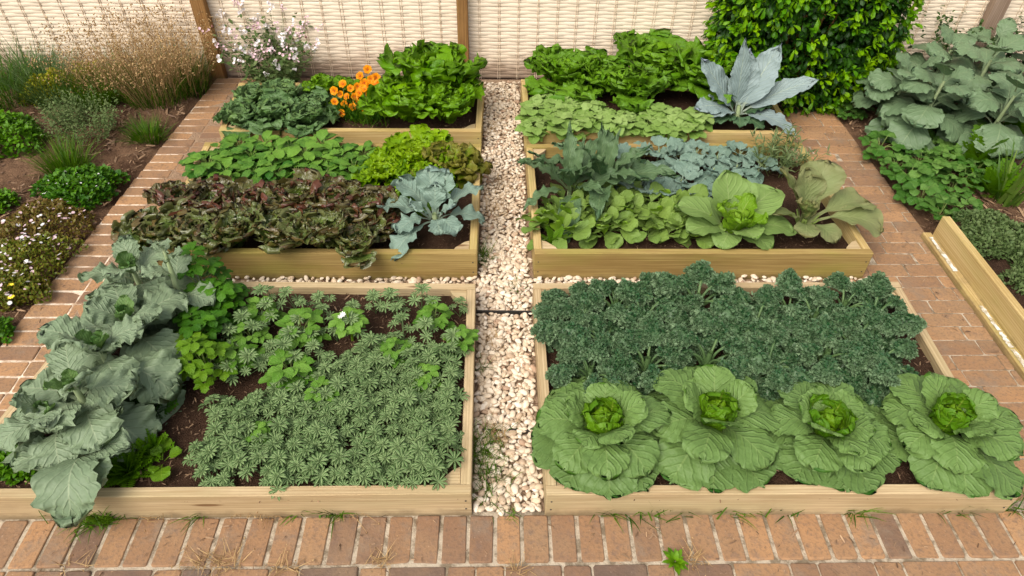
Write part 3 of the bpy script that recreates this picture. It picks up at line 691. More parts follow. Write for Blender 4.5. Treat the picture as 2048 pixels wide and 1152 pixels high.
M['petal_white'] = mat_plain('white petal', C_(.72, .62, .62), C_(.85, .83, .82), .6, 20., .2, .05, .25)
M['petal_pink'] = mat_plain('pink petal', C_(.62, .36, .42), C_(.80, .64, .66), .6, 20., .2, .05, .25)
M['petal_brown'] = mat_plain('faded flower head', C_(.14, .05, .05), C_(.30, .14, .11), .7)
M['petal_orange'] = mat_leaf('orange petal', C_(.70, .24, .008), C_(.85, .42, .015), C_(.55, .10, .008), None, 2., .05, .2, .7, .22, .5, .3, edge=C_(.85, .45, .02), eamt=.5, e_in=.6, bump=.1)
M['petal_yellow'] = mat_plain('yellow petal', C_(.72, .52, .02), C_(.82, .66, .05), .6)
M['flower_eye'] = mat_plain('flower centre', C_(.22, .04, .01), C_(.40, .12, .02), .7)
M['white_paint'] = mat_mortar('flaking white paint', C_(.72, .70, .66), C_(.60, .58, .53), C_(.34, .27, .14))

M['kale_stalk'] = mat_plain('kale stalk', C_(.045, .095, .03), C_(.11, .18, .06), .5, 20., .3, .1, .1)
def L_(n): return [p for p in n]
def bed_xy(px, py, z): p = P(px, py, z); return np.array([p[0], p[1], SOIL-.008])

# ------------------------------------------------------------------ front bed by the bricks: four round cabbages
def arch_leaf(mb, L, W, e0, e1, az, z, r0, v, ep=.95, **kw):
    V, Fc, uv = leaf(L, W, e0, e1, ep=ep, twist=rn(-.22, .22), **kw)
    V = rz(V, az, (r0*math.cos(az), r0*math.sin(az), z)); rr = np.hypot(V[:, 0], V[:, 1])
    V[:, 2] = np.where(rr > .15, np.maximum(V[:, 2], .044+.05*(V[:, 2]+.1)), V[:, 2]); mb.add(V, Fc, uv, np.clip(v+rn(-.15, .15), 0, 1))
def cabbage_proto(n1=10, n2=7, n3=5, open_=0.):
    mb = MB(); ph = rn(0, 6.3); kw = dict(prof='disc', nu=26, nv=12, fold=3, ruf=.04, rf=2.2, pet=.15, pw=.16, jit=.028, lob=.025, lf=7, crum=.02, cup=-.05)
    for n, L, W, e0, e1, z, r0, v in ((n1, (.245, .285), (.17, .205), (32, 14), (-34, -62), .06, .03, (.3, .0)), (n2, (.20, .245), (.15, .185), (58, 42), (-10, -48), .07, .03, (.65, .35)), (n3, (.145, .185), (.12, .15), (84, 68), (44, -8), .075, .034, (1., .75))):
        for i in range(n):
            f = i/max(1, n-1); az = ph+(i+rn(-.22, .22))*2*PI/n
            arch_leaf(mb, lerp(*L, rn(0, 1)), lerp(*W, rn(0, 1)), lerp(*e0, f)+rn(-7, 7), lerp(*e1, rn(0, 1)), az, z, r0, lerp(*v, rn(0, 1)), **kw)
        ph += rn(.3, .7)
    me = mb.mesh('outer_leaves', M['cabbage'])
    mh = MB(); kh = dict(prof='disc', nu=18, nv=10, fold=6, ruf=.07, rf=2.6, pet=.02, pw=.3, jit=.04)
    for n, L, W, e0, e1, r0, cup, v in ((5, .125, .125, 78-open_, 88-open_, .042, .16, .25), (4, .10, .10, 80, 104, .028, .24, .6), (4, .075, .07, 82, 110, .014, .26, .95)):
        for i in range(n):
            az = ph+(i+rn(-.25, .25))*2*PI/n
            V, Fc, uv = leaf(L*rn(.88, 1.1), W*rn(.9, 1.15), e0+rn(-6, 6), e1+rn(-14, 8), cup=cup, crum=.02, **kh); mh.add(rz(V, az, (r0*math.cos(az), r0*math.sin(az), .065)), Fc, uv, np.clip(v+rn(-.2, .2), 0, 1))
        ph += .5
    st = MB(); tube(st, [(0, 0, -.02), (0, 0, .05), (0, 0, .10)], [.03, .028, .02], 8)
    return [('outer_leaves', me), ('heart', mh.mesh('heart', M['cabbage_heart'])), ('stem', st.mesh('stem', M['pale_stem']))]
CABK = [(11, 8, 5, 6.), (10, 7, 4, -4.), (11, 7, 6, 12.), (10, 8, 4, 2.)]
for i, (px, py, s, lab) in enumerate(((1205, 838, 1.0, 'large round green cabbage in the corner beside the pebble path'), (1432, 822, 1.0, 'large round green cabbage, second of its row from the pebbles'),
        (1660, 838, .98, 'large round green cabbage, third of its row from the pebbles'), (1900, 832, .98, 'large round green cabbage at the end of the row, by the side path'))):
    b = bed_xy(px, py+4, SOIL+.13)
    inst(cabbage_proto(*CABK[i]), 'cabbage', lab, 'cabbage', b, rn(0, 6), s*1.14*(1, 1.04, .97, 1.02)[i], 'round cabbages in a row')

# curly kale: stalks whose blades are masses of tiny frills
def frill_T():
    V, Fc, uv = leaf(1., .9, 40, -30, 'round', 4, 4, 5, .22, 2.2, 0., .3, jit=.1, cup=.3)
    return V, Fc, uv
FR = [frill_T() for _ in range(4)]
def kale_leaf(mb, ms, az, L, W, e0, e1, r0, z0, dens=300):
    V, Fc, uv = leaf(L, W, e0, e1, 'obovate', 12, 8, -26, .08, 3., .40, .1, jit=.04, cup=-.16)
    V = rz(V, az, (r0*math.cos(az), r0*math.sin(az), z0))
    mb.add(V, Fc, uv, .2)
    G = V.reshape(13, 9, 3)
    st = G[:6, 4]; tube(ms, st+np.array([0, 0, -.003]), np.linspace(.007, .004, 6), 5, rn(.2, .8))
    du = np.gradient(G, axis=0); dv = np.gradient(G, axis=1); N = np.cross(du, dv); N /= np.linalg.norm(N, axis=-1)[..., None]+1e-9
    N *= np.where(N[..., 2:3] < 0, -1, 1)
    i = RN.integers(4, 12, dens)+RN.uniform(0, 1, dens); j = 4+4*np.sign(RN.uniform(-1, 1, dens))*RN.uniform(0, 1, dens)**.75
    i = np.clip(i, 4, 11.99); j = np.clip(j, 0, 7.99); i0, j0 = i.astype(int), j.astype(int)
    pp = G[i0, j0]*(1-(i-i0))[:, None]+G[i0+1, j0]*(i-i0)[:, None]; pp = pp+(G[i0, j0+1]-G[i0, j0])*(j-j0)[:, None]
    nn = N[i0, j0]
    pp = pp+nn*RN.uniform(-.003, .007, dens)[:, None]
    a = np.arctan2(nn[:, 1], nn[:, 0])+RN.normal(0, 1.1, dens); el = np.arcsin(np.clip(nn[:, 2], -1, 1))-RN.uniform(.1, 1.3, dens)
    for q in range(4):
        s = slice(q, None, 4); m = len(pp[s])
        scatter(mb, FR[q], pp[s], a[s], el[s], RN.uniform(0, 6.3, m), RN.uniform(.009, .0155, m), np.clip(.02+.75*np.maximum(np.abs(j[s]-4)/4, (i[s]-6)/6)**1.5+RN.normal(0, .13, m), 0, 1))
def kale_proto():
    mb, ms = MB(), MB(); ph = rn(0, 6)
    for i in range(11):
        f = i/10; az = ph+i*2.4+rn(-.3, .3)
        kale_leaf(mb, ms, az, lerp(.20, .29, f)*rn(.8, 1.15), lerp(.115, .145, f), lerp(86, 62, f), lerp(-10, -105, f)+rn(-18, 18), .012, .02+.05*(1-f), int(lerp(420, 560, f)))
    tube(ms, [(0, 0, -.03), (0, 0, .06), (0, 0, .12)], [.016, .014, .01], 7)
    return [('leaves', mb.mesh('leaves', M['kale'])), ('stalks', ms.mesh('stalks', M['kale_stalk']))]
KP = [kale_proto() for _ in range(3)]
KPOS = [(1215, 655, 1., 'in the middle of the pebble-side half'), (1475, 650, 1.05, 'in the very middle of the block'), (1720, 650, 1., 'in the middle of the half by the side path'), (1235, 575, 1., 'at the very back, above the first cabbage'), (1140, 585, .85, 'back corner against the board by the pebbles'), (1345, 575, .95, 'at the very back, beside the tallest bush'), (1590, 580, .9, 'at the very back, behind the third cabbage'), (1700, 575, .95, 'at the very back, close to the side path'), (1160, 622, 1., 'corner beside the pebble path'), (1290, 600, 1.02, 'back row, second from the pebbles'), (1400, 570, 1.15, 'back row, the tallest of the bushes'), (1520, 612, .98, 'back row, behind the gap to the tallest'), (1640, 600, 1.0, 'back row, second from the side path'), (1755, 600, 1.05, 'back corner beside the side path'),
        (1185, 705, .9, 'just behind the first cabbage'), (1300, 690, 1.0, 'between first and second cabbage'), (1425, 680, 1.02, 'just behind the second cabbage'), (1545, 690, .95, 'between second and third cabbage'), (1665, 675, 1.0, 'just behind the third cabbage'), (1765, 690, .95, 'behind the last two cabbages by the side path')]
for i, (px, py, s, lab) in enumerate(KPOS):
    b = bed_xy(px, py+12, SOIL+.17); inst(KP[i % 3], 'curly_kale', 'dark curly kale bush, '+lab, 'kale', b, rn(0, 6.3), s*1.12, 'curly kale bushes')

# ------------------------------------------------------------------ lupin seedlings
def star(mb, c, R_, n, up, tilt=(0, 0), v=(.2, .9)):
    for i in range(n):
        az = i*2*PI/n+rn(-.12, .12)
        V, Fc, uv = leaf(R_*rn(.82, 1.12), R_*rn(.28, .36), up+rn(-10, 10), up-34+rn(-10, 10), 'obovate', 5, 4, 34, 0, 1, .02, .15, jit=.01)
        V = rz(V, az); V[:, 2] += V[:, 0]*tilt[0]+V[:, 1]*tilt[1]
        mb.add(V+np.asarray(c), Fc, uv, np.clip(rn(*v), 0, 1))
def lupin_proto(sub, h=.075):
    mb = MB(); star(mb, (0, 0, h), rn(.036, .048), 13, 26)
    star(mb, (0, 0, h+.006), .018, 7, 62, v=(.6, 1))
    for i in range(sub):
        a = i*2*PI/sub+rn(-.4, .4); r = rn(.032, .05)
        star(mb, (r*math.cos(a), r*math.sin(a), h*rn(.4, .72)), rn(.024, .038), 10, 24, (math.cos(a)*-.35, math.sin(a)*-.35), (.0, .7))
        tube(mb, [(0, 0, 0), (r*.5*math.cos(a), r*.5*math.sin(a), h*.3), (r*math.cos(a), r*math.sin(a), h*.58)], .0018, 4, .4)
    tube(mb, [(0, 0, -.01), (0, 0, h)], .0028, 5, .4)
    return mb.mesh('lupin_seedling', M['lupin'])
LP = [lupin_proto(k, h) for k, h in ((4, .07), (5, .08), (4, .09), (5, .065))]
LPS = [lupin_proto(3, h) for h in (.11, .13)]
def inpoly(p, poly):
    ins = False; j = len(poly)-1
    for i in range(len(poly)):
        if (poly[i][1] > p[1]) != (poly[j][1] > p[1]) and p[0] < (poly[j][0]-poly[i][0])*(p[1]-poly[i][1])/(poly[j][1]-poly[i][1])+poly[i][0]: ins = not ins
        j = i
    return ins
def poisson(polypx, z, dmin, n, tries=6000, existing=None):
    poly = [P(a, b, z)[:2] for a, b in polypx]; A = np.array(poly); lo_, hi_ = A.min(0), A.max(0); got = list(existing or []); k0 = len(got)
    for _ in range(tries):
        if len(got)-k0 >= n: break
        p = RN.uniform(lo_, hi_)
        if inpoly(p, poly) and all((p[0]-q[0])**2+(p[1]-q[1])**2 > dmin*dmin for q in got): got.append(p)
    return got[k0:]
dense = poisson([(415, 945), (385, 915), (430, 850), (415, 800), (480, 800), (560, 765), (640, 745), (660, 710), (780, 670), (915, 690), (905, 800), (895, 900), (880, 948)], SOIL+.07, .050, 262)
for i, p in enumerate(dense):
    inst(LP[i % 4], 'lupin_seedling', 'grey green lupin seedling with starry folded leaflets in the close-packed patch', 'lupin', (p[0], p[1], SOIL-.008+rn(-.005, .01)), rn(0, 6.3), rn(.78, 1.22), 'lupin seedlings packed together', .22)
sparse = poisson([(440, 655), (465, 600), (560, 575), (690, 588), (760, 575), (930, 590), (925, 680), (800, 640), (700, 640), (640, 690), (560, 740), (470, 760), (410, 720)], SOIL+.11, .08, 34)
for i, p in enumerate(sparse):
    inst(LPS[i % 2], 'lupin_seedling', 'taller lupin seedling standing apart along the back of the patch', 'lupin', (p[0], p[1], SOIL-.008), rn(0, 6.3), rn(.8, 1.1), 'taller lupin seedlings at the back of the bed', .2)
# bright leafy seedlings among the lupins
def trifo(mb, ms, az, r, z0, h, sz, n=3, var=.5, droop=25, W=.62, prof='ovate', lob=.05, lf=5):
    tip = np.array([r*math.cos(az), r*math.sin(az), z0+h])
    tube(ms, [(0, 0, z0*.5), tip*[.45, .45, 1]*np.array([1, 1, .8]), tip], .0022, 4, rn(.2, .9))
    for k in range(n):
        da = 0 if k == 0 else (-1)**k*(1.15+.5*((k-1)//2))
        V, Fc, uv = leaf(sz*rn(.9, 1.1)*(1 if k == 0 else .88), sz*W*rn(.9, 1.1), rn(-12, 36), -droop+rn(-18, 18), prof, 9, 4, 10, .03, 3, .08, .06, lob=lob, lf=lf, jit=.05)
        back = 0. if k < 3 else -.3*sz*((k-1)//2)
        V = rz(V, az+da, tip+np.array([math.cos(az)*back, math.sin(az)*back, 0])); mb.add(V, Fc, uv, np.clip(var+rn(-.3, .3), 0, 1))
def bushy(name, mat, n, R_, Hh, sz, k=3, W=.62, prof='ovate', lob=.05, lf=5, smat='stem', droop=25, var=(.3, .8), stem=False):
    mb, ms = MB(), MB(); ph = rn(0, 6)
    for i in range(n):
        f = math.sqrt((i+.5)/n); az = ph+i*2.4+rn(-.3, .3)
        trifo(mb, ms, az, R_*f*rn(.8, 1.1), 0., Hh*(1-.65*f**2)*rn(.8, 1.1), sz*rn(.8, 1.15), k, lerp(var[1], var[0], f), droop, W, prof, lob, lf)
    if stem: tube(ms, [(0, 0, -.02), (0, 0, Hh*.5), (0, 0, Hh)], [.008, .007, .004], 6, .5)
    return [('leaves', mb.mesh('leaves', mat)), ('stems', ms.mesh('stems', M[smat]))]
PT = [bushy('p', M['potato'], 11, .07, .15, .066, 3, .62) for _ in range(3)]
for i, (px, py, s, lab) in enumerate(((520, 615, .9, 'bright green seedling at the back between two lupin clumps'), (600, 655, 1.1, 'bright green seedling with broad leaves ahead of the back lupins'), (575, 735, 1.1, 'bright green seedling beside the bare soil gap'), (470, 705, .95, 'bright green seedling near the yellow-green celery'), (500, 665, .9, 'bright green seedling between celery and the middle gap'),
        (850, 740, .7, 'bright lobed seedling poking out of the dense lupins'), (870, 625, .9, 'bright seedling near the pebble side of the back lupins'), (795, 690, .8, 'bright green seedling at the back edge of the dense lupins'), (640, 775, .8, 'bright green seedling at the front edge of the soil gap'), (510, 850, .6, 'small pale seedling leaning over the lupin edge'), (920, 665, .8, 'round-leaved seedling leaning on the board by the pebbles'))):
    inst(PT[i % 3], 'leafy_seedling', lab, 'seedling', bed_xy(px, py, SOIL+.10), rn(0, 6), s, 'bright leafy seedlings among the lupins')
# seedling with a white flower
mb, ms = MB(), MB()
for i in range(7): trifo(mb, ms, i*.9, .05*rn(.5, 1.1), .06, .08*rn(.7, 1.1), .065, 3, .9, 35)
tube(ms, [(0, 0, -.02), (.003, 0, .08), (0, .004, .19)], [.008, .007, .004], 6, .9)
def petal_disc(np_, R_, W=.55, up=25, prof='obovate'):
    mb = MB()
    for k in range(np_):
        V, Fc, uv = leaf(R_, R_*W, up, up-25, prof, 4, 2, 0, 0, 1, .0, .2, jit=.02); mb.add(rz(V, k*2*PI/np_), Fc, uv, rn(.3, 1))
    return mb
wf = petal_disc(7, .015, .4).mesh('flower', M['petal_white'])
inst([('leaves', mb.mesh('leaves', M['potato'])), ('stem', ms.mesh('stem', M['lime_leaf'])), ('flower', wf, Matrix.Translation((-.02, .0, .175)) @ Matrix.Rotation(.5, 4, 'X')), ('flower', wf, Matrix.Translation((-.03, -.012, .17)))],
     'flowering_seedling', 'pale green seedling carrying white blossom at the top of its thick stem', 'seedling', bed_xy(700, 655, SOIL+.08), 0., 1.0)

# ------------------------------------------------------------------ grey crinkled cabbages
def collard_proto():
    mb, my, st = MB(), MB(), MB(); n = 12
    for i in range(n):
        f = i/(n-1); az = i*2.4+rn(-.4, .4); z = lerp(.27, .06, f)*rn(.9, 1.1)
        V, Fc, uv = leaf(lerp(.17, .32, min(1, f*1.7))*rn(.9, 1.1), lerp(.13, .25, min(1, f*1.7))*rn(.9, 1.1), lerp(82, 34, f**.6)+rn(-10, 10), lerp(30, -78, f**.45)+rn(-14, 14), 'disc', 30, 12, 5, .085, 3.6, .2, .08, jit=.04, lob=.06, lf=9, crum=.012, cup=-.03, ep=.8, twist=rn(-.3, .3))
        mb.add(rz(V, az, (.015*math.cos(az), .015*math.sin(az), z)), Fc, uv, np.clip(lerp(.75, .35, f)+rn(-.25, .25), 0, 1))
    rosette(my, 4, (.06, .11), (.05, .085), (85, 65), (100, 40), r0=.012, z0=.27, prof='round', nu=14, nv=8, fold=10, ruf=.10, rf=3, pet=.1, jit=.05, cup=.1)
    tube(st, [(0, 0, -.03), (.006, 0, .12), (0, 0, .30)], [.02, .017, .01], 8)
    return [('leaves', mb.mesh('leaves', M['collard'])), ('young_leaves', my.mesh('young_leaves', M['collard_young'])), ('stem', st.mesh('stem', M['pale_stem']))]
for i, (px, py, s, lab) in enumerate(((275, 560, .95, 'grey crinkled cabbage at the back of the row by the olive bed'), (265, 660, 1.0, 'grey crinkled cabbage second from the back of its row'), (215, 720, 1.05, 'grey crinkled cabbage in the middle of its row'), (165, 800, 1.0, 'grey crinkled cabbage second from the front of its row'), (100, 832, .8, 'grey crinkled cabbage spilling over the brick path'))):
    inst(collard_proto(), 'grey_cabbage', lab, 'cabbage', bed_xy(px, py, SOIL+.2), rn(0, 6), s, 'grey crinkled cabbages')
# the tall bolting one
mb, st = MB(), MB()
tube(st, [(0, 0, -.03), (.01, 0, .15), (.02, .01, .33), (.02, .02, .46)], [.016, .014, .011, .006], 7)
for i, (z, L, W, e0, e1) in enumerate(((.10, .24, .17, 40, -40), (.16, .22, .16, 50, -30), (.24, .18, .13, 55, -20), (.30, .15, .11, 60, -10), (.36, .12, .09, 75, 10), (.41, .10, .08, 70, -40), (.44, .09, .08, 80, 40))):
    V, Fc, uv = leaf(L, W, e0, e1, 'round', 20, 8, 10, .09, 4, .2, .08, jit=.06, lob=.05, lf=8); mb.add(rz(V, i*2.2+3.6, (.02, .01, z)), Fc, uv, rn(.6, 1))
inst([('leaves', mb.mesh('leaves', M['collard'])), ('stem', st.mesh('stem', M['pale_stem']))], 'bolting_cabbage', 'tall bolting grey cabbage rising in front of the red lettuces', 'cabbage', bed_xy(362, 612, SOIL+.1), 0.)
# big drooping leaves at the front end belong to a last plant
mb, st = MB(), MB()
for az, L, W, e0, e1, tw in ((-1.35, .34, .23, 62, -78, .1), (-1.0, .22, .18, 50, -40, .2), (-2.9, .26, .15, 35, -35, 0.), (-.1, .2, .14, 60, -20, .2), (1.8, .22, .17, 60, 0, 0), (.9, .2, .15, 66, 0, 0)):
    V, Fc, uv = leaf(L, W, e0, e1, 'round', 28, 12, 9, .07, 3.6, .16, .06, jit=.05, lob=.05, lf=9, twist=tw); mb.add(rz(V, az, (.02*math.cos(az), .02*math.sin(az), .1)), Fc, uv, rn(.4, .8))
tube(st, [(0, 0, -.03), (.005, 0, .08), (0, 0, .14)], [.02, .018, .014], 8)
inst([('leaves', mb.mesh('leaves', M['collard'])), ('stem', st.mesh('stem', M['pale_stem']))], 'grey_cabbage', 'grey crinkled cabbage hanging one broad leaf over the front board', 'cabbage', bed_xy(168, 895, SOIL+.12), 0., 1.0, 'grey crinkled cabbages')
# celery and other greens behind and beside the grey cabbages
for i, (px, py, s, mt, lab) in enumerate(((405, 555, 1.25, 'celery', 'dark green celery by the olive board beside the bolting cabbage'), (440, 585, .9, 'celery', 'dark green celery next to the white-stemmed lupins at the back'), (400, 650, 1.0, 'celery', 'mid green celery below the dark one'), (405, 705, .95, 'lime_leaf', 'yellow green celery beside the bare soil'), (355, 690, .8, 'lime_leaf', 'yellow green celery half under the grey cabbages'))):
    inst(bushy('c', M[mt], (12 if mt == 'lime_leaf' else 17), .12*s, .25*s, .066, 5, .62, 'ovate', .12, 3, 'stem', 30), 'celery_plant', lab, 'celery', bed_xy(px, py+14, SOIL+.13), rn(0, 6), 1., 'leafy celery plants')
def fern_T(n=9):
    mb = MB()
    for k in range(n):
        f = (k+1)/n
        for sg in (-1, 1):
            V, Fc, uv = leaf(.34*(1-.75*f)+.06, .10, 0, -8, 'lance', 4, 2, 0, .05, 2, .0, .2, jit=.1); mb.add(rz(V, sg*1.05, (f*.9, 0, -.08*f*f)), Fc, uv, rn(0, 1))
    return np.concatenate(mb.V), np.concatenate(mb.F), np.concatenate(mb.UV)
FT = fern_T()
def ferny(mat, n, R_, el=(20, 75), sc_=(.8, 1.1), Z=0., name='leaves'):
    mb = MB(); scatter(mb, FT, np.zeros((n, 3))+[0, 0, Z], np.arange(n)*2.4, np.radians(np.linspace(el[1], el[0], n)), RN.normal(0, .3, n), R_*RN.uniform(*sc_, n), RN.uniform(.2, .9, n)); return mb.mesh(name, mat)
for i, (px, py, s, mt, lab) in enumerate(((250, 870, .15, 'celery', 'feathery carrot top under the edge of the grey cabbages'), (300, 830, .12, 'celery', 'feathery carrot top between grey cabbages and bare soil'), (255, 945, .12, 'umbel', 'feathery carrot top just behind the front board'), (335, 790, .10, 'celery', 'small feathery carrot top beside the soil gap'), (300, 905, .10, 'umbel', 'feathery carrot top beside the young chard'))):
    inst(ferny(M[mt], 30, s*1.0, (15, 80)), 'carrot_top', lab, 'carrot', bed_xy(px, py, SOIL), rn(0, 6), 1., 'feathery carrot tops')
mb = MB(); rosette(mb, 6, (.07, .11), (.05, .075), (60, 25), (10, -25), (.6, .9), prof='round', nu=12, nv=6, pet=.35, pw=.1, ruf=.05, jit=.03)
inst(mb.mesh('young_chard', M['lime_leaf']), 'young_chard', 'young bright green chard alone on the bare soil', 'seedling', bed_xy(318, 915, SOIL+.03), 1.)
# ------------------------------------------------------------------ small-leaf mats
TL = leaf(1., .55, 10, -25, 'ovate', 3, 2, 8, 0, 1, .05, .2, jit=.02)
TR = leaf(1., .8, 10, -25, 'round', 4, 4, 4, 0, 1, .05, .2, jit=.02)
TN = leaf(1., .16, 10, -20, 'lance', 3, 2, 5, 0, 1, .0, .3, jit=.02)
def mound(T, n, rx, ry, h, sz, mat, name='leaves', lump=.25, el=(.0, 1.1), seed=1, pw=.5, var=(.05, 1)):
    mb = MB(); p, r, a = disc_pts(n, rx, ry, pw)
    lm = vnoise(p[:, 0]/rx, p[:, 1]/rx, seed, 1.6); edge = 1+.18*np.sin(3*a+seed)+.10*np.sin(7*a+2*seed)
    p = p*edge[:, None]
    z = h*np.sqrt(np.clip(1-r**2.2, 0.02, 1))*(1+lump*lm)*RN.uniform(.72, 1.05, n)
    scatter(mb, T, np.column_stack([p, z]), RN.uniform(0, 6.3, n), RN.uniform(*el, n), RN.normal(0, .5, n), sz*RN.uniform(.6, 1.2, n), np.clip(RN.uniform(*var, n)*.7+.3*z/h, 0, 1))
    return mb, mb.mesh(name, mat), lambda x, y: h*max(.05, 1-(x/rx)**2-(y/ry)**2)**.5
def flowers(n, rx, ry, hf, me, s=(.8, 1.2), lift=.012, name='flower', pw=.5):
    o = []; p, r, a = disc_pts(n, rx, ry, pw)
    for x, y in p:
        o.append((name, me, Matrix.Translation((x, y, hf(x, y)+lift)) @ Matrix.Rotation(rn(-.5, .5), 4, 'X') @ Matrix.Rotation(rn(-.5, .5), 4, 'Y') @ Matrix.Rotation(rn(0, 6), 4, 'Z') @ Matrix.Scale(rn(*s), 4)))
    return o
W5 = petal_disc(5, .0065, .7).mesh('flower', M['petal_white']); W9 = petal_disc(10, .0115, .34, 15).mesh('flower', M['petal_pink']); W9w = petal_disc(10, .0115, .34, 15).mesh('flower', M['petal_white'])
Y9 = petal_disc(10, .018, .4, 15).mesh('flower', M['petal_yellow'])
_, me, hf = mound(TL, 1500, .13, .10, .06, .026, M['mat_green'], seed=3)
inst([('leaves', me)]+flowers(14, .11, .09, hf, W5), 'chickweed', 'chickweed mat with tiny white flowers in the front corner of the bed', 'chickweed', bed_xy(50, 925, SOIL), 0.)
# ------------------------------------------------------------------ middle bed with spinach, blue seedlings and pale cabbage
def rose_proto(n, L, W, E0, E1, mat, name='leaves', z0=.02, r0=.015, stem=None, var=(.8, .3), **kw):
    mb = MB(); rosette(mb, n, L, W, E0, E1, var, r0, z0, **kw)
    o = [(name, mb.mesh(name, mat))]
    if stem:
        st = MB(); tube(st, [(0, 0, -.03), (.004, 0, z0), (0, 0, z0+stem[1])], [stem[0], stem[0]*.9, stem[0]*.6], 8); o.append(('stem', st.mesh('stem', M['pale_stem'])))
    return o
for i, (px, py, s, lab) in enumerate(((1140, 345, 1.0, 'dark long-leaved kale in the corner beside the pebble path'), (1205, 335, 1.0, 'dark long-leaved kale beside the blue seedlings'))):
    inst(rose_proto(15, (.30, .36), (.075, .115), (82, 28), (48, -30), M['longkale'], prof='long', nu=26, nv=8, fold=16, ruf=.13, rf=4.5, pet=.2, pw=.12, jit=.05, lob=.10, lf=9, z0=.06, stem=(.014, .05), je=12, twist=.3),
         'long_leaved_kale', lab, 'kale', bed_xy(px, py+20, SOIL+.12), rn(0, 6), s*1.15, 'dark long-leaved kales')
SB = [rose_proto(7, (.09, .15), (.085, .125), (70, 25), (25, -35), M['broccoli'], prof='round', nu=14, nv=8, fold=8, ruf=.08, rf=3, pet=.34, pw=.07, jit=.05, z0=.045, stem=(.006, .04), je=14) for _ in range(3)]
for p in poisson([(1260, 300), (1330, 288), (1500, 290), (1530, 330), (1500, 372), (1400, 392), (1290, 380), (1250, 345)], SOIL+.08, .14, 20):
    inst(SB[int(rn(0, 3))], 'broccoli_seedling', 'blue grey broccoli seedling in the block behind the spinach', 'seedling', (p[0], p[1], SOIL-.008), rn(0, 6), rn(.9, 1.2), 'blue grey broccoli seedlings', .12)
mb, ms = MB(), MB()
for i in range(34):
    az = rn(0, 6.3); r = rn(0, .13); le = rn(5, 40)
    tip = blades(ms, 1, [(r*math.cos(az), r*math.sin(az), 0)], (.16, .26), (.004, .006), (le, le+5), (0, 20), 5, az=np.array([az]))
    c0 = np.array([r*math.cos(az), r*math.sin(az), 0.]); d = tip[0]-c0
    k = 14; f = np.linspace(.3, 1, k)[:, None]; pp = c0+d*f
    scatter(mb, TN, pp, np.arange(k)*2.4+rn(0, 6), RN.uniform(.2, 1., k), RN.normal(0, .4, k), RN.uniform(.045, .07, k), RN.uniform(0, 1, k))
inst([('leaves', mb.mesh('leaves', M['aspar'])), ('stems', ms.mesh('stems', M['stem']))], 'tarragon_bush', 'silvery narrow-leaved herb bush in the back corner by the side path', 'herb', bed_xy(1565, 318, SOIL+.08), 0., 1.)
SP = [rose_proto(6, (.12, .17), (.066, .092), (76, 40), (30, -22), M['spinach'], prof=('ovate', 'obovate')[i_ % 2], nu=14, nv=6, fold=10, ruf=.05, rf=1.8, pet=.26, pw=.14, jit=.03, z0=.01, r0=.015, je=26, ja=1.2, twist=.4) for i_ in range(6)]
for p in poisson([(1085, 430), (1130, 395), (1230, 385), (1330, 395), (1390, 420), (1400, 465), (1375, 466), (1250, 468), (1110, 466), (1088, 455)], SOIL+.04, .072, 80):
    inst(SP[int(rn(0, 6))], 'spinach_plant', 'smooth green spinach plant in the packed block by the pebble path', 'spinach', (p[0], p[1], SOIL-.008), rn(0, 6), rn(.85, 1.25), 'packed spinach plants', .15)
inst(ferny(M['lime_leaf'], 10, .11, (20, 70)), 'frilly_weed', 'small yellowish frilly weed in the bed corner by the pebbles', 'weed', bed_xy(1108, 476, SOIL+.03), 0.)
# pale cabbage with an upright heart
def explicit(mat, specs, name='leaves', r0=.02, z0=.06, **kw):
    mb = MB()
    for (az, L, W, e0, e1, tw, v) in specs:
        V, Fc, uv = leaf(L, W, e0, e1, twist=tw, **kw); mb.add(rz(V, math.radians(az), (r0*math.cos(math.radians(az)), r0*math.sin(math.radians(az)), z0)), Fc, uv, v)
    return mb.mesh(name, mat)
# azimuth: 0 = +x, 90 = away from the camera
wc = explicit(M['white_cabbage'], [(110, .34, .24, 76, 52, 0., .7), (158, .34, .25, 52, -18, .15, .55), (190, .27, .20, 48, -30, .1, .45), (35, .36, .26, 55, 0, -.15, .7), (-8, .34, .26, 44, -28, -.1, .55), (-70, .22, .18, 68, -10, .0, .8), (-120, .2, .16, 55, -40, 0., .5), (-40, .24, .17, 40, -40, 0., .4), (75, .30, .22, 66, 35, 0, .6)],
              prof='round', nu=22, nv=12, fold=5, ruf=.035, rf=2.6, pet=.24, pw=.14, jit=.025, lob=.02, lf=6, cup=.05)
wh = MB(); rosette(wh, 8, (.14, .23), (.10, .15), (88, 70), (94, 30), (.9, .3), .025, .05, prof='disc', nu=18, nv=9, fold=10, ruf=.10, rf=2.6, pet=.08, pw=.3, cup=.14, jit=.05, crum=.03)
st = MB(); tube(st, [(0, 0, -.03), (0, 0, .04), (0, 0, .09)], [.03, .028, .018], 8)
for k in range(8): a_ = k*.785; tube(st, [(0, 0, .0), (.03*math.cos(a_), .03*math.sin(a_), .04), (.05*math.cos(a_), .05*math.sin(a_), .09)], [.010, .009, .006], 6)
inst([('outer_leaves', wc), ('heart', wh.mesh('heart', M['pale_heart'])), ('stem', st.mesh('stem', M['pale_stem']))], 'pale_cabbage', 'pale green cabbage with wide smooth leaves and an upright heart beside the spinach', 'cabbage', bed_xy(1468, 440, SOIL+.14), 0., 1.0)
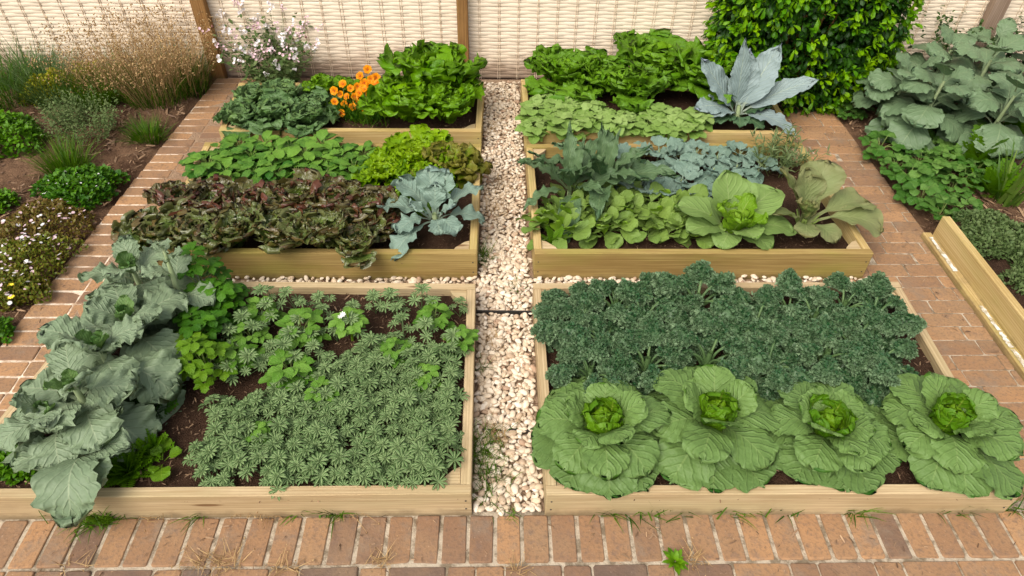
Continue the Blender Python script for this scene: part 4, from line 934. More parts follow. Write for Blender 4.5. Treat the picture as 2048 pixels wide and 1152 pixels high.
bc = explicit(M['bronze'], [(150, .36, .20, 74, 40, .3, .3), (118, .32, .20, 84, 62, 0, .5), (60, .36, .25, 72, 48, 0., .9), (12, .40, .24, 50, -22, -.1, .9), (-14, .42, .23, 46, -34, .2, .8), (200, .28, .18, 60, 0, .2, .2), (-110, .2, .14, 60, -30, 0, .2), (-60, .22, .15, 50, -40, 0, .3), (95, .28, .18, 80, 70, 0, .6)],
              prof='obovate', nu=22, nv=12, fold=8, ruf=.05, rf=2.6, pet=.28, pw=.13, jit=.03, lob=.02, lf=6, cup=.03)
bh = MB(); rosette(bh, 7, (.10, .16), (.08, .11), (84, 62), (90, 30), (.8, .3), .015, .1, prof='round', nu=14, nv=8, fold=10, ruf=.12, rf=3, pet=.1, jit=.06, cup=.2)
st = MB(); tube(st, [(0, 0, -.03), (0, 0, .04), (0, 0, .1)], [.024, .02, .014], 8)
for k in range(9): a_ = k*.7; tube(st, [(0, 0, .0), (.035*math.cos(a_), .035*math.sin(a_), .06), (.07*math.cos(a_), .07*math.sin(a_), .12)], [.008, .007, .005], 6)
inst([('outer_leaves', bc), ('heart', bh.mesh('heart', M['bronze'])), ('stem', st.mesh('stem', M['stem']))], 'bronze_cabbage', 'bronze tinged cabbage leaning its broad leaves out over the side path', 'cabbage', bed_xy(1610, 440, SOIL+.08), 0., 1.0)

# ------------------------------------------------------------------ middle bed with red lettuces
GP = [bushy('g', M['greens'], 30, .085, .13, .085, 1, .66, 'ovate', .06, 4, 'stem', 22, (.1, .9)) for _ in range(4)]
for p in poisson([(400, 330), (420, 292), (560, 288), (735, 288), (720, 330), (640, 352), (480, 350)], SOIL+.10, .125, 26):
    inst(GP[int(rn(0, 4))], 'turnip_green', 'leafy turnip green in the block behind the red lettuces', 'turnip greens', (p[0], p[1], SOIL-.008), rn(0, 6), rn(.85, 1.2), 'leafy turnip greens', .15)
def frilly(n, L, W, mat, E0=(85, 20), E1=(50, -30), z0=.02, ruf=.2, rf=4.5, nu=16, nv=8, var=(.9, .3), r0=.02, prof='fan', name='leaves', **kw):
    prof = 'fan' if prof == 'round' else prof
    mb = MB(); rosette(mb, n, L, W, E0, E1, var, r0, z0, prof=prof, nu=nu, nv=nv, fold=8, ruf=ruf, rf=rf, pet=.12, pw=.2, jit=.035, lob=.09, lf=8, crum=.03, je=15, ja=.7, **kw)
    return mb.mesh(name, mat)
for i, (px, py, s, mt, lab) in enumerate(((770, 330, .8, 'oakleaf', 'frilly yellow green lettuce beside the turnip greens'), (835, 300, 1.05, 'oakleaf', 'frilly yellow green lettuce in the middle of the mound'), (893, 315, .95, 'oakleaf_bronze', 'frilly lettuce with bronze tips beside the pebble path'), (850, 345, .85, 'oakleaf', 'frilly yellow green lettuce just behind the blue cauliflower'))):
    inst([('leaves', frilly(60, (.06, .17), (.05, .095), M[mt], (85, 22), (55, -35), ruf=.17, rf=2.8, nu=14, nv=8, r0=.03, z0=.04))], 'frilly_lettuce', lab, 'lettuce', bed_xy(px, py+10, SOIL+.10), rn(0, 6), s*1.45, 'frilly yellow green lettuces')
RP = [[('leaves', frilly(26, (.11, .215), (.10, .165), M[m_], (89, 56), (84, 18), ruf=.10, rf=3.2, nu=24, nv=10, prof='round'))] for m_ in ('red', 'red_green', 'red', 'red_green')]
RPOS = [(360, 390, 1.0, 0, 'red lettuce at the back corner by the brick path'), (430, 400, 1., 2, 'red lettuce in the back row, second from the brick path'), (510, 400, 1., 0, 'red lettuce in the back row, third from the brick path'), (595, 392, 1.05, 2, 'red lettuce in the middle of the back row'), (670, 395, 1.05, 0, 'red lettuce in the back row with the darkest tips'), (740, 410, .95, 2, 'red lettuce in the back row beside the frilly lettuces'),
        (318, 455, .95, 1, 'green bronze lettuce at the front corner over the brick path'), (392, 450, 1., 1, 'green bronze lettuce behind the bolting grey cabbage'), (470, 452, 1., 3, 'green bronze lettuce in the front row beside the dark celery'), (560, 455, 1., 1, 'green bronze lettuce in the middle of the front row'), (640, 455, 1.05, 3, 'green bronze lettuce in the front row, second from the bare soil'), (715, 465, .9, 1, 'green bronze lettuce at the front beside the bare soil'), (765, 425, .7, 0, 'small red lettuce touching the blue cauliflower')]
for (px, py, s, k, lab) in RPOS:
    inst(RP[k], 'red_lettuce', lab, 'lettuce', bed_xy(px, py+12, SOIL+.11), rn(0, 6), s*1.1, 'dark red lettuces')
cf = explicit(M['cauli'], [(100, .28, .17, 78, 45, 0, .6), (140, .30, .19, 62, 2, .2, .7), (172, .30, .17, 46, -25, .3, .5), (62, .27, .17, 74, 40, -.2, .7), (28, .32, .15, 56, -10, -.3, .8), (-5, .28, .15, 44, -40, -.2, .7), (-50, .2, .13, 56, -50, 0, .6), (-75, .16, .11, 66, -60, 0, .8), (-128, .34, .15, 24, -44, .25, .6), (215, .24, .16, 50, -45, .2, .4), (80, .2, .13, 84, 70, 0, .9), (-20, .18, .12, 78, 20, 0, .9), (200, .18, .12, 78, 20, 0, .9)],
              prof='obovate', nu=24, nv=10, fold=10, ruf=.10, rf=3.2, pet=.22, pw=.13, jit=.05, lob=.05, lf=7, z0=.10)
st = MB(); tube(st, [(0, 0, -.03), (.01, 0, .05), (0, 0, .14)], [.016, .018, .014], 8)
inst([('leaves', cf), ('stem', st.mesh('stem', M['pale_stem']))], 'cauliflower_plant', 'blue grey cauliflower plant on bare soil beside the pebble path', 'cauliflower', bed_xy(868, 425, SOIL+.14), 0., 1.0)

# ------------------------------------------------------------------ back bed with orange flowers
SV = [[('leaves', frilly(22, (.09, .17), (.10, .15), M['savoy'], (88, 30), (80, -15), ruf=.10, rf=3.2, nu=22, nv=9, prof='round'))] for _ in range(3)]
for (px, py, s, lab) in ((505, 188, .95, 'dark savoy in the back corner by the brick path'), (570, 182, 1.0, 'dark savoy at the back beside the pale lettuces'), (482, 225, .95, 'dark savoy in the front corner by the brick path'), (550, 220, 1.1, 'dark savoy in the middle of the front row'), (615, 228, 1.0, 'dark savoy beside the orange flowers'), (628, 195, .8, 'small dark savoy just behind the flowers')):
    inst(SV[int(rn(0, 3))], 'savoy_cabbage', lab, 'cabbage', bed_xy(px, py+8, SOIL+.08), rn(0, 6), s*1.22, 'dark savoy cabbages')
for (px, py, s, lab) in ((640, 155, .95, 'upright green lettuce behind the savoys near the white bush'), (705, 155, .8, 'green lettuce behind the orange flowers'), (750, 160, .75, 'green lettuce between the flowers and the big lettuce')):
    inst([('leaves', frilly(26, (.10, .22), (.08, .13), M['lettuce'], (88, 40), (75, -10), ruf=.09, rf=3.2, nu=22, nv=9, prof='round'))], 'green_lettuce', lab, 'lettuce', bed_xy(px, py+8, SOIL+.12), rn(0, 6), s, 'green lettuces at the back')
for (px, py, s, lab) in ((872, 148, 1.2, 'tallest big frilled lettuce, against the fence post'), (820, 190, .95, 'big frilled lettuce beside the orange flowers'), (898, 192, .82, 'big frilled lettuce beside the pebble path')):
    inst([('leaves', frilly(38, (.15, .32), (.14, .23), M['lettuce'], (89, 52), (85, 22), ruf=.085, rf=3.4, nu=28, nv=10, r0=.03, prof='round'))], 'big_lettuce', lab, 'lettuce', bed_xy(px, py+12, SOIL+.16), rn(0, 6), s*1.16, 'big frilled lettuces')
op = MB()
for k in range(6):
    V, Fc, uv = leaf(.036, .036, 62, -12, 'round', 6, 5, 4, .06, 2, 0, .3, jit=.03, cup=.1); op.add(rz(V, k*1.047+.2*(k % 2)), Fc, uv, .6)
ofl = op.mesh('flower', M['petal_orange'])
oe = MB(); Vi, Fi = icos(1); oe.add(Vi*[.0055, .0055, .005]+[0, 0, .007], Fi); oeye = oe.mesh('flower', M['flower_eye'])
OF = [(800, 582), (855, 543), (842, 605), (902, 568), (945, 555), (990, 533), (965, 490), (1012, 447), (1030, 505), (1065, 498), (1025, 552), (1070, 545), (1090, 540), (995, 575), (880, 622), (925, 620), (960, 600), (1020, 607), (1050, 628), (1085, 655), (940, 658), (800, 655), (860, 668), (910, 688), (990, 692), (1105, 607), (845, 742), (955, 632), (1055, 560)]
OF = [(420+a_*.3125, b_*.3125) for a_, b_ in OF]
groups = [[], [], [], []]
for q in OF: groups[0 if q[0] < 698 else 1 if q[0] < 718 else 2 if q[0] < 738 else 3].append(q)
for gi, gq in enumerate(groups):
    cx_ = np.mean([q[0] for q in gq]); base = bed_xy(cx_, 218, SOIL+.06)
    parts = []; ms = MB()
    for (qx, qy) in gq:
        Y = base[1]+(212-qy)*.0030+.02+rn(-.02, .02); w_ = PY(qx, qy, max(Y, 4.3))
        zt = max(w_[2], SOIL+.04); l_ = np.array([w_[0], w_[1], zt])-base
        tube(ms, [(rn(-.02, .02), rn(-.02, .02), 0), (l_[0]*.6, l_[1]*.6, l_[2]*.55), (l_[0], l_[1], l_[2])], .0028, 5, rn(.2, .8))
        mt_ = Matrix.Translation(l_) @ Matrix.Rotation(.75+rn(-.35, .3), 4, 'X') @ Matrix.Rotation(rn(-.4, .4), 4, 'Y') @ Matrix.Rotation(rn(0, 6), 4, 'Z') @ Matrix.Scale(rn(.85, 1.1), 4)
        parts += [('flower', ofl, mt_), ('flower_eye', oeye, mt_)]
    lb = MB(); blades(lb, 60, np.column_stack([RN.normal(0, .03, 60), RN.normal(0, .03, 60), np.zeros(60)]), (.08, .2), (.008, .016), (5, 45), (10, 60), 5)
    inst([('leaves', lb.mesh('leaves', M['celery'])), ('stems', ms.mesh('stems', M['stem']))]+parts, 'orange_flower_plant',
         ('orange flowering plant at the savoy side of the clump', 'orange flowering plant, second in the clump from the savoys', 'orange flowering plant with the tallest bloom of the clump', 'orange flowering plant next to the big lettuce')[gi], 'flower', base, 0., 1., 'orange flowering plants')
lb = MB(); blades(lb, 90, np.column_stack([RN.normal(0, .08, 90), RN.normal(0, .03, 90), np.zeros(90)]), (.04, .12), (.004, .008), (10, 60), (10, 60), 4)
inst(lb.mesh('grass_weed', M['grass']), 'grass_weed', 'grassy weed on the soil in front of the orange flowers', 'weed', bed_xy(730, 245, SOIL), 0.)

# ------------------------------------------------------------------ back bed with endives, beans and blue kale
for (px, py, s, lab) in ((1128, 125, .95, 'dark green endive in the corner above the pebble path'), (1205, 135, .9, 'dark green endive, second from the pebble path'), (1315, 112, 1.15, 'tallest dark green endive of the row'), (1415, 137, 1.12, 'dark green endive behind the blue kale'), (1490, 128, .8, 'dark green endive squeezed against the clipped hedge'), (1255, 148, .92, 'small dark green endive filling the middle of the row')):
    inst([('leaves', frilly(30, (.13, .27), (.13, .20), M['endive'], (89, 44), (84, -18), ruf=.08, rf=3., nu=26, nv=10, prof='round', r0=.03))], 'endive', lab, 'endive', bed_xy(px, py+14, SOIL+.16), rn(0, 6), s*1.34, 'dark green endives in a row')
BP = [bushy('b', M['bean'], 9, .075, .13, .09, 3, .95, 'heart', .0, 4, 'stem', 30, (.2, .9)) for _ in range(4)]
for p in poisson([(1062, 215), (1090, 195), (1200, 215), (1300, 222), (1395, 235), (1405, 252), (1060, 252)], SOIL+.09, .105, 40):
    inst(BP[int(rn(0, 4))], 'bean_plant', 'pale green round-leaved bean plant in the block before the endives', 'bean plant', (p[0], p[1], SOIL-.008), rn(0, 6), rn(.85, 1.15), 'pale green bean plants', .1)
bk = explicit(M['bluekale'], [(164, .46, .22, 56, 44, -.7, .6), (118, .50, .12, 84, 80, -.9, .5), (80, .42, .21, 80, 70, .05, .75), (28, .50, .23, 68, 58, .55, .85), (2, .54, .18, 40, 14, .55, .9), (-34, .42, .19, 26, -38, .0, .8), (192, .34, .20, 40, -14, -.4, .4), (-150, .3, .18, 40, -30, .3, .6), (60, .3, .2, 70, 40, 0, .6)],
              prof='long', nu=30, nv=10, fold=7, ruf=.045, rf=4, pet=.16, pw=.12, jit=.03, lob=.04, lf=9, z0=.08)
bl = explicit(M['bluekale_low'], [(-60, .24, .15, 40, -30, 0, .4), (-100, .22, .14, 50, -30, 0, .5), (-140, .26, .16, 44, -25, 0, .3), (20, .28, .16, 40, -15, 0, .5), (120, .26, .15, 60, 10, 0, .4), (-10, .24, .14, 55, 0, 0, .3)],
              name='lower_leaves', prof='long', nu=20, nv=8, fold=10, ruf=.08, rf=4, pet=.25, pw=.12, jit=.04, z0=.05)
st = MB(); tube(st, [(0, 0, -.03), (.01, 0, .05), (0, 0, .14)], [.02, .018, .012], 8)
inst([('leaves', bk), ('lower_leaves', bl), ('stem', st.mesh('stem', M['pale_stem']))], 'blue_kale', 'large blue kale with spread pointed leaves in front of the clipped hedge', 'kale', bed_xy(1472, 235, SOIL+.04), 0., 1.0)
# ------------------------------------------------------------------ border beside the soldier-brick path
def ground_xy(px, py, z=0.): p = P(px, py, z); return np.array([p[0], p[1], 0.])
def tuft(n, R_, L, w, lean, droop, mat, name='blades', seg=5, var=(0, 1)):
    mb = MB(); p, r, a = disc_pts(n, R_)
    az = np.arctan2(p[:, 1], p[:, 0])+RN.normal(0, .5, n)
    tips = blades(mb, n, np.column_stack([p, np.full(n, -.02)]), L, w, lean, droop, seg, var, az); return mb.mesh(name, mat), tips
Vs, Fs = icos(1)
def seeds(mb, pts, k, spread, sz):
    n = len(pts)*k; q = np.repeat(pts, k, 0)+RN.normal(0, spread, (n, 3))*[1, 1, 1.5]
    scatter(mb, (Vs*[1, .45, .45], Fs, np.zeros((len(Vs), 2))), q, RN.uniform(0, 6.3, n), RN.uniform(-1.4, 1.4, n), 0, sz*RN.uniform(.6, 1.3, n), RN.uniform(.1, 1, n))
def dry_tussock(ng, nd, R_, Lg, Ld):
    g_, _ = tuft(ng, R_, Lg, (.004, .008), (3, 42), (10, 80), M['grass'], 'green_blades')
    mb = MB(); p, r, a = disc_pts(nd, R_*.9); az = np.arctan2(p[:, 1], p[:, 0])+RN.normal(0, .5, nd)
    tips = blades(mb, nd, np.column_stack([p, np.zeros(nd)]), Ld, (.0026, .0045), (2, 34), (0, 55), 6, (.3, 1), az)
    seeds(mb, tips, 3, .014, .0085)
    return [('green_blades', g_), ('dry_stalks', mb.mesh('dry_stalks', M['dry']))]
for (px, py, ng, nd, R_, Lg, Ld, lab) in ((320, 195, 500, 520, .24, (.18, .42), (.3, .66), 'big clump of dry seeding grass beside the fence post'), (235, 192, 420, 300, .2, (.18, .40), (.25, .58), 'dry seeding grass clump with a green base'), (375, 180, 320, 330, .17, (.2, .40), (.3, .6), 'dry seeding grass clump arching over the brick edge')):
    inst(dry_tussock(ng, nd, R_, Lg, Ld), 'seeding_grass', lab, 'grass', ground_xy(px, py), rn(0, 6), 1., 'dry seeding grass clumps')
def simple(px, py, mesh_or_list, name, label, cat, s=1., group=None): return inst(mesh_or_list, name, label, cat, ground_xy(px, py), rn(0, 6), s, group)
simple(115, 205, [('blades', tuft(420, .15, (.25, .46), (.004, .007), (3, 45), (5, 60), M['blue_grass'])[0])], 'blue_grass_clump', 'blue green spiky grass clump in front of the woven fence', 'grass')
simple(75, 165, [('blades', tuft(300, .14, (.25, .5), (.004, .007), (10, 55), (5, 60), M['blue_grass'])[0])], 'blue_grass_clump', 'blue green grass clump spreading against the woven fence', 'grass')
simple(15, 200, [('blades', tuft(700, .24, (.22, .45), (.004, .007), (5, 60), (10, 90), M['grass'])[0])], 'dark_grass_clump', 'dark green arching grass by the woven fence behind the leafy mound', 'grass')
simple(200, 215, [('blades', tuft(420, .12, (.18, .36), (.004, .007), (3, 35), (5, 50), M['grass'])[0])], 'green_grass_clump', 'fresh green grass clump beside the yellow spurge', 'grass')
for (px, py, rx, h, lab) in ((190, 188, .15, .22, 'yellow green spurge between the grasses'), (95, 205, .13, .18, 'yellow green spurge with pinkish side near the blue grass'), (130, 195, .13, .2, 'yellow green spurge behind the blue grass clump')):
    _, me, _ = mound(TL, 900, rx, rx, h, .026, M['spurge'], seed=int(px), el=(.2, 1.3)); simple(px, py, [('bracts', me)], 'spurge_plant', lab, 'spurge', 1., 'yellow green spurges')
mb, ms = MB(), MB()
for i in range(130):
    p, _, _ = disc_pts(1, .15); az = math.atan2(p[0][1], p[0][0])+rn(-.4, .4)
    tip = blades(ms, 1, [(p[0][0], p[0][1], 0)], (.14, .27), (.002, .003), (4, 40), (0, 30), 4, az=np.array([az]))[0]; c0 = np.array([*p[0], 0.])
    k = 12; f = np.linspace(.2, 1, k)[:, None]; scatter(mb, TL, c0+(tip-c0)*f, np.arange(k)*2.4+rn(0, 6), RN.uniform(.0, .9, k), 0, RN.uniform(.012, .022, k), RN.uniform(0, 1, k))
cat_ = [('leaves', mb.mesh('leaves', M['catmint'])), ('stems', ms.mesh('stems', M['catmint']))]
inst(cat_, 'catmint_clump', 'wispy grey green catmint on the bare soil', 'catmint', ground_xy(178, 275), 0., 1.15, 'wispy grey catmints')
inst(cat_, 'catmint_clump', 'smaller grey catmint patch behind the wispy one', 'catmint', ground_xy(150, 240), 2., .8, 'wispy grey catmints')
simple(298, 280, [('blades', tuft(420, .085, (.10, .21), (.003, .006), (3, 50), (5, 70), M['grass'])[0])], 'chive_clump', 'small round green chive clump near the brick path', 'chives', 1., 'chive clumps')
simple(138, 345, [('blades', tuft(480, .10, (.14, .28), (.003, .006), (3, 45), (5, 60), M['grass'])[0])], 'chive_clump', 'green chive clump growing out of the white starred mat', 'chives', 1., 'chive clumps')
_, me, hf = mound(TL, 2600, .24, .20, .13, .034, M['mat_green'], seed=5)
inst([('leaves', me)]+flowers(36, .22, .19, hf, W5), 'flowering_mat', 'low green mat starred with tiny white flowers under the chives', 'ground plant', ground_xy(168, 388), 0.)
_, me, hf = mound(TL, 2600, .25, .24, .20, .034, M['mat_green'], seed=9)
inst([('leaves', me)], 'leafy_mound', 'bright green leafy mound cut by the picture edge below the dark grass', 'ground plant', ground_xy(18, 295), 0.)
_, me, hf = mound(TL, 900, .12, .12, .10, .03, M['mat_green'], seed=12)
inst([('leaves', me)], 'leafy_mound', 'small green leafy mound on the bare soil below the white starred mat', 'ground plant', ground_xy(-6, 420), 0.)
_, me, hf = mound(TL, 500, .08, .08, .06, .03, M['mat_green'], seed=15)
inst([('leaves', me)], 'leafy_mound', 'tiny green leafy mound below the pink daisies', 'ground plant', ground_xy(-4, 672), 0.)
for (px, py, rx, ry, nf, sd_, lab) in ((95, 455, .26, .22, 60, 21, 'reddish daisy mat with pink flowers at the back near the brick path'), (55, 530, .28, .22, 70, 24, 'green daisy mat dotted with pink and white flowers'), (22, 590, .2, .16, 40, 27, 'front daisy mat with larger white flowers and two yellow ones')):
    _, me, hf = mound(TL, 2400, rx, ry, .10, .024, M['daisy_red' if sd_ == 21 else 'daisy_leaf'], seed=sd_, el=(.2, 1.4))
    fl = flowers(nf//2, rx*.92, ry*.92, hf, W9, (.7, 1.15))+flowers(nf//3, rx*.92, ry*.92, hf, W9w, (.7, 1.3))
    if sd_ == 27: fl += [('flower', Y9, Matrix.Translation((.06, -.03, .10)), 'yellow daisy flower'), ('flower', Y9, Matrix.Translation((.09, -.10, .08)), 'yellow daisy flower')]
    inst([('leaves', me)]+fl, 'daisy_mat', lab, 'daisies', ground_xy(px, py), 0., 1., 'daisy mats')
# white flowering bush by the fence
mb, ms = MB(), MB(); parts = []
def cluster(R_, up, mat):
    mb_ = MB()
    for k in range(4):
        d1 = petal_disc(5, R_*rn(.8, 1.1), .75, up); o_ = np.array([rn(-.03, .03), rn(-.03, .03), rn(-.03, .02)]); Rm = np.array(Matrix.Rotation(rn(-.7, .7), 3, 'X') @ Matrix.Rotation(rn(-.7, .7), 3, 'Y'))
        tube(mb_, [(0, 0, -.035), o_*.5+[0, 0, -.014], o_+[0, 0, .002]], .0012, 4)
        for V_, F_, U_ in zip(d1.V, d1.F, d1.UV): mb_.add(V_@Rm.T+o_, F_-F_.min(), U_, rn(.2, 1))
    return mb_.mesh('flower_cluster', mat)
fw = cluster(.0125, 35, M['petal_white']); fp_ = cluster(.012, 50, M['petal_pink']); bd = MB(); bd.add(Vs*[.007, .007, .011], Fs); bud = bd.mesh('faded_bud', M['petal_brown'])
tips_all = []
for i in range(150):
    p, _, _ = disc_pts(1, .13); az = math.atan2(p[0][1], p[0][0])+rn(-.5, .5)
    tip = blades(ms, 1, [(p[0][0], p[0][1], 0)], (.3, .66), (.003, .005), (3, 40), (0, 22), 6, az=np.array([az]))[0]; c0 = np.array([*p[0], 0.])
    tips_all.append(tip); k = 9; f = RN.uniform(.1, .85, (k, 1)); scatter(mb, TL, c0+(tip-c0)*f, RN.uniform(0, 6.3, k), RN.uniform(-.2, .9, k), 0, RN.uniform(.03, .055, k), RN.uniform(0, 1, k))
for i, tp in enumerate(tips_all[:99]):
    r_ = rn(0, 1); me_ = fw if r_ < .5 else fp_ if r_ < .85 else bud
    parts.append(('faded_bud' if me_ is bud else 'flower_cluster', me_, Matrix.Translation(tp) @ Matrix.Rotation(rn(-.2, 1.3), 4, 'X') @ Matrix.Rotation(rn(-.6, .6), 4, 'Y') @ Matrix.Rotation(rn(0, 6), 4, 'Z') @ Matrix.Scale(rn(.9, 1.3), 4)))
bo = ground_xy(545, 170); bo[1] = WY-.27; bo[0] = PY(545, 120, WY-.27)[0]
inst([('leaves', mb.mesh('leaves', M['catmint'])), ('stems', ms.mesh('stems', M['catmint']))]+parts, 'white_flowering_bush', 'grey leaved bush covered in small white and pink flowers before the fence', 'flowering bush', bo, 0., 1.0)

# ------------------------------------------------------------------ far side border: hedge, brassicas, strawberries
TH = leaf(1., .42, 20, -25, 'obovate', 5, 4, 12, .0, 1, .05, .2, jit=.02)
def hedge_mesh(n, shell, mat, name, sz, el, seed):
    g_ = np.random.default_rng(seed); th = g_.uniform(0, 2*PI, n); u = g_.uniform(-1, 1, n)
    # rounded box: superellipsoid
    c_, s_ = np.cos(th), np.sin(th); sp_ = np.sqrt(1-u*u)
    sgp = lambda v, e_: np.sign(v)*np.abs(v)**e_
    X = .66*sgp(c_, .7)*sp_**.6; Y = .36*sgp(s_, .7)*sp_**.6; Z = .62+.66*sgp(u, .8)
    lm = 1+.07*vnoise(th*1.3, u*2, seed, .8)
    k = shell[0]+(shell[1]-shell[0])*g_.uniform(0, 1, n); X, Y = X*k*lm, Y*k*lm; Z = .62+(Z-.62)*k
    # sprigs: several leaves around one tip
    m = 5; P0 = np.repeat(np.stack([X, Y, Z], -1), m, 0); az0 = np.arctan2(Y/.13, X/.43)
    az = np.repeat(az0, m)+np.tile(np.arange(m)*1.257, n)*.0+g_.normal(0, .75, n*m); e_ = np.repeat(g_.uniform(*el, n), m)+g_.normal(0, .5, n*m)
    mb = MB(); keep = P0[:, 2] > .02
    scatter(mb, TH, P0[keep]+g_.normal(0, .008, P0[keep].shape), az[keep], e_[keep], g_.normal(0, .6, keep.sum()), sz*g_.uniform(.65, 1.2, keep.sum()), np.repeat(g_.uniform(0, 1, n), m)[keep])
    return mb.mesh(name, mat)
hb = ground_xy(1612, 183); hb[1] = 4.98; hb[0] = float(PY(1582, 150, 4.98)[0])
ms = MB()
for i in range(9): a_ = i*.7; tube(ms, [(.05*math.cos(a_), .05*math.sin(a_), -.03), (.12*math.cos(a_), .1*math.sin(a_), .35), (.22*math.cos(a_), .12*math.sin(a_), .7)], [.02, .014, .006], 6)
core = MB(); core.add(np.column_stack([Vs[:, 0]*.5, Vs[:, 1]*.25, Vs[:, 2]*.5+.6]), Fs)
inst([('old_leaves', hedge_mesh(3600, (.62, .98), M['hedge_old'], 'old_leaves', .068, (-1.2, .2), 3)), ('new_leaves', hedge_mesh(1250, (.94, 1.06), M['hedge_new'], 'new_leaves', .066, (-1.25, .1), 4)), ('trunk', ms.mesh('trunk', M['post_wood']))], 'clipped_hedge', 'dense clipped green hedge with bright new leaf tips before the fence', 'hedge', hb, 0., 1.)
def brassica():
    mb, st = MB(), MB(); n = 17
    for i in range(n):
        f = i/(n-1); az = i*2.4+rn(-.4, .4); z = lerp(.50, .10, f)*rn(.92, 1.08)
        V, Fc, uv = leaf(lerp(.20, .34, min(1, f*1.8))*rn(.9, 1.1), lerp(.15, .27, min(1, f*1.8))*rn(.9, 1.1), lerp(80, 30, f**.6)+rn(-10, 10), lerp(20, -82, f**.4)+rn(-12, 12), 'disc', 24, 10, 4, .05, 3, .26, .07, jit=.04, lob=.05, lf=8, crum=.012, cup=-.06, twist=rn(-.25, .25))
        mb.add(rz(V, az, (.015*math.cos(az), .015*math.sin(az), z)), Fc, uv, np.clip(lerp(.8, .3, f)+rn(-.2, .2), 0, 1))
    tube(st, [(0, 0, -.03), (.008, 0, .2), (0, .006, .5)], [.018, .015, .009], 7)
    return [('leaves', mb.mesh('leaves', M['bigbrass'])), ('stem', st.mesh('stem', M['pale_stem']))]
BBs = [brassica() for _ in range(4)]
for i, (px, py, s, lab) in enumerate(((1800, 165, .9, 'grey green brassica against the clipped hedge'), (1880, 130, 1.0, 'grey green brassica at the back before the grey post'), (1870, 195, .95, 'grey green brassica at the front of the clump above the strawberries'), (1960, 160, 1.05, 'grey green brassica with the broadest leaves in the middle of the clump'), (2010, 215, .95, 'grey green brassica at the front by the feathery herb'), (2060, 130, 1.0, 'grey green brassica at the picture edge below the fence'), (1975, 105, .9, 'grey green brassica at the back below the weathered post'))):
    bb_ = inst(BBs[i % 4], 'grey_brassica', lab, 'brassica', bed_xy(px-14, py+14, .30)*[1, 1, 0], rn(0, 6), s*1.02, 'grey green brassicas'); bb_.rotation_mode = 'ZXY'; bb_.rotation_euler = (rn(.05, .2), rn(-.1, .1), rn(0, 6.3))
for (px, py, lab) in ((1905, 70, 'dark leafy sprays rising between the hedge and the grey post'), (2030, 95, 'dark leafy sprays rising beside the grey post')):
    mb, ms = MB(), MB()
    for i in range(26):
        az = rn(0, 6.3)
        tip = blades(ms, 1, [(rn(-.06, .06), rn(-.05, .05), 0)], (.5, .85), (.004, .006), (2, 26), (0, 30), 6, az=np.array([az]))[0]
        k = 16; f = RN.uniform(.45, 1, (k, 1)); scatter(mb, TL, tip*f+RN.normal(0, .012, (k, 3)), RN.uniform(0, 6.3, k), RN.uniform(-.6, .8, k), 0, RN.uniform(.03, .055, k), RN.uniform(0, 1, k))
    b = PY(px, py, WY-.28); inst([('leaves', mb.mesh('leaves', M['dark_spray'])), ('stems', ms.mesh('stems', M['dark_spray']))], 'leafy_spray', lab, 'shrub', (b[0], WY-.28, 0), rn(0, 6), .85, 'dark leafy sprays')
STP = [bushy('s', M['strawb'], 11, .11, .12, .068, 3, .85, 'ovate', .05, 7, 'stem', 25, (.1, .9)) for _ in range(4)]
for (px, py) in ((1685, 215), (1720, 205), (1705, 228)):
    inst(STP[int(rn(0, 4))], 'strawberry_plant', 'strawberry plant in the small patch at the foot of the hedge', 'strawberry', ground_xy(px, py, .05), rn(0, 6), rn(.75, .9), 'strawberry plants under the hedge')
for p in poisson([(1745, 285), (1760, 245), (1850, 235), (1960, 260), (1990, 320), (1950, 390), (1890, 440), (1855, 432), (1800, 360), (1770, 320)], .06, .165, 27):
    inst(STP[int(rn(0, 4))], 'strawberry_plant', 'strawberry plant in the big patch beside the brick path', 'strawberry', (p[0], p[1], 0.01), rn(0, 6), rn(.9, 1.2), 'strawberry plants beside the path', .15)
for (px, py, s, mt, lab) in ((1950, 320, .28, 'umbel', 'bright feathery herb between strawberries and sword leaves'), (2020, 265, .24, 'umbel', 'bright feathery herb below the brassicas at the edge'), (1975, 370, .22, 'umbel', 'smaller feathery herb in front of the sword leaves'), (2045, 130, .26, 'umbel', 'yellow green feathery plant behind the brassicas at the edge')):
    inst(ferny(M[mt], 26, s, (15, 85)), 'feathery_herb', lab, 'herb', ground_xy(px, py+18), rn(0, 6), 1., 'bright feathery herbs')
for (px, py, n, lab) in ((2005, 385, 26, 'upright sword-leaved iris beside the thyme planter'), (2055, 350, 24, 'upright sword-leaved iris at the picture edge')):
    me_, _ = tuft(n, .07, (.3, .52), (.018, .03), (2, 26), (5, 45), M['iris'], 'blades', 8); inst([('blades', me_)], 'iris_clump', lab, 'iris', ground_xy(px, py+22), rn(0, 6), 1., 'sword-leaved irises')
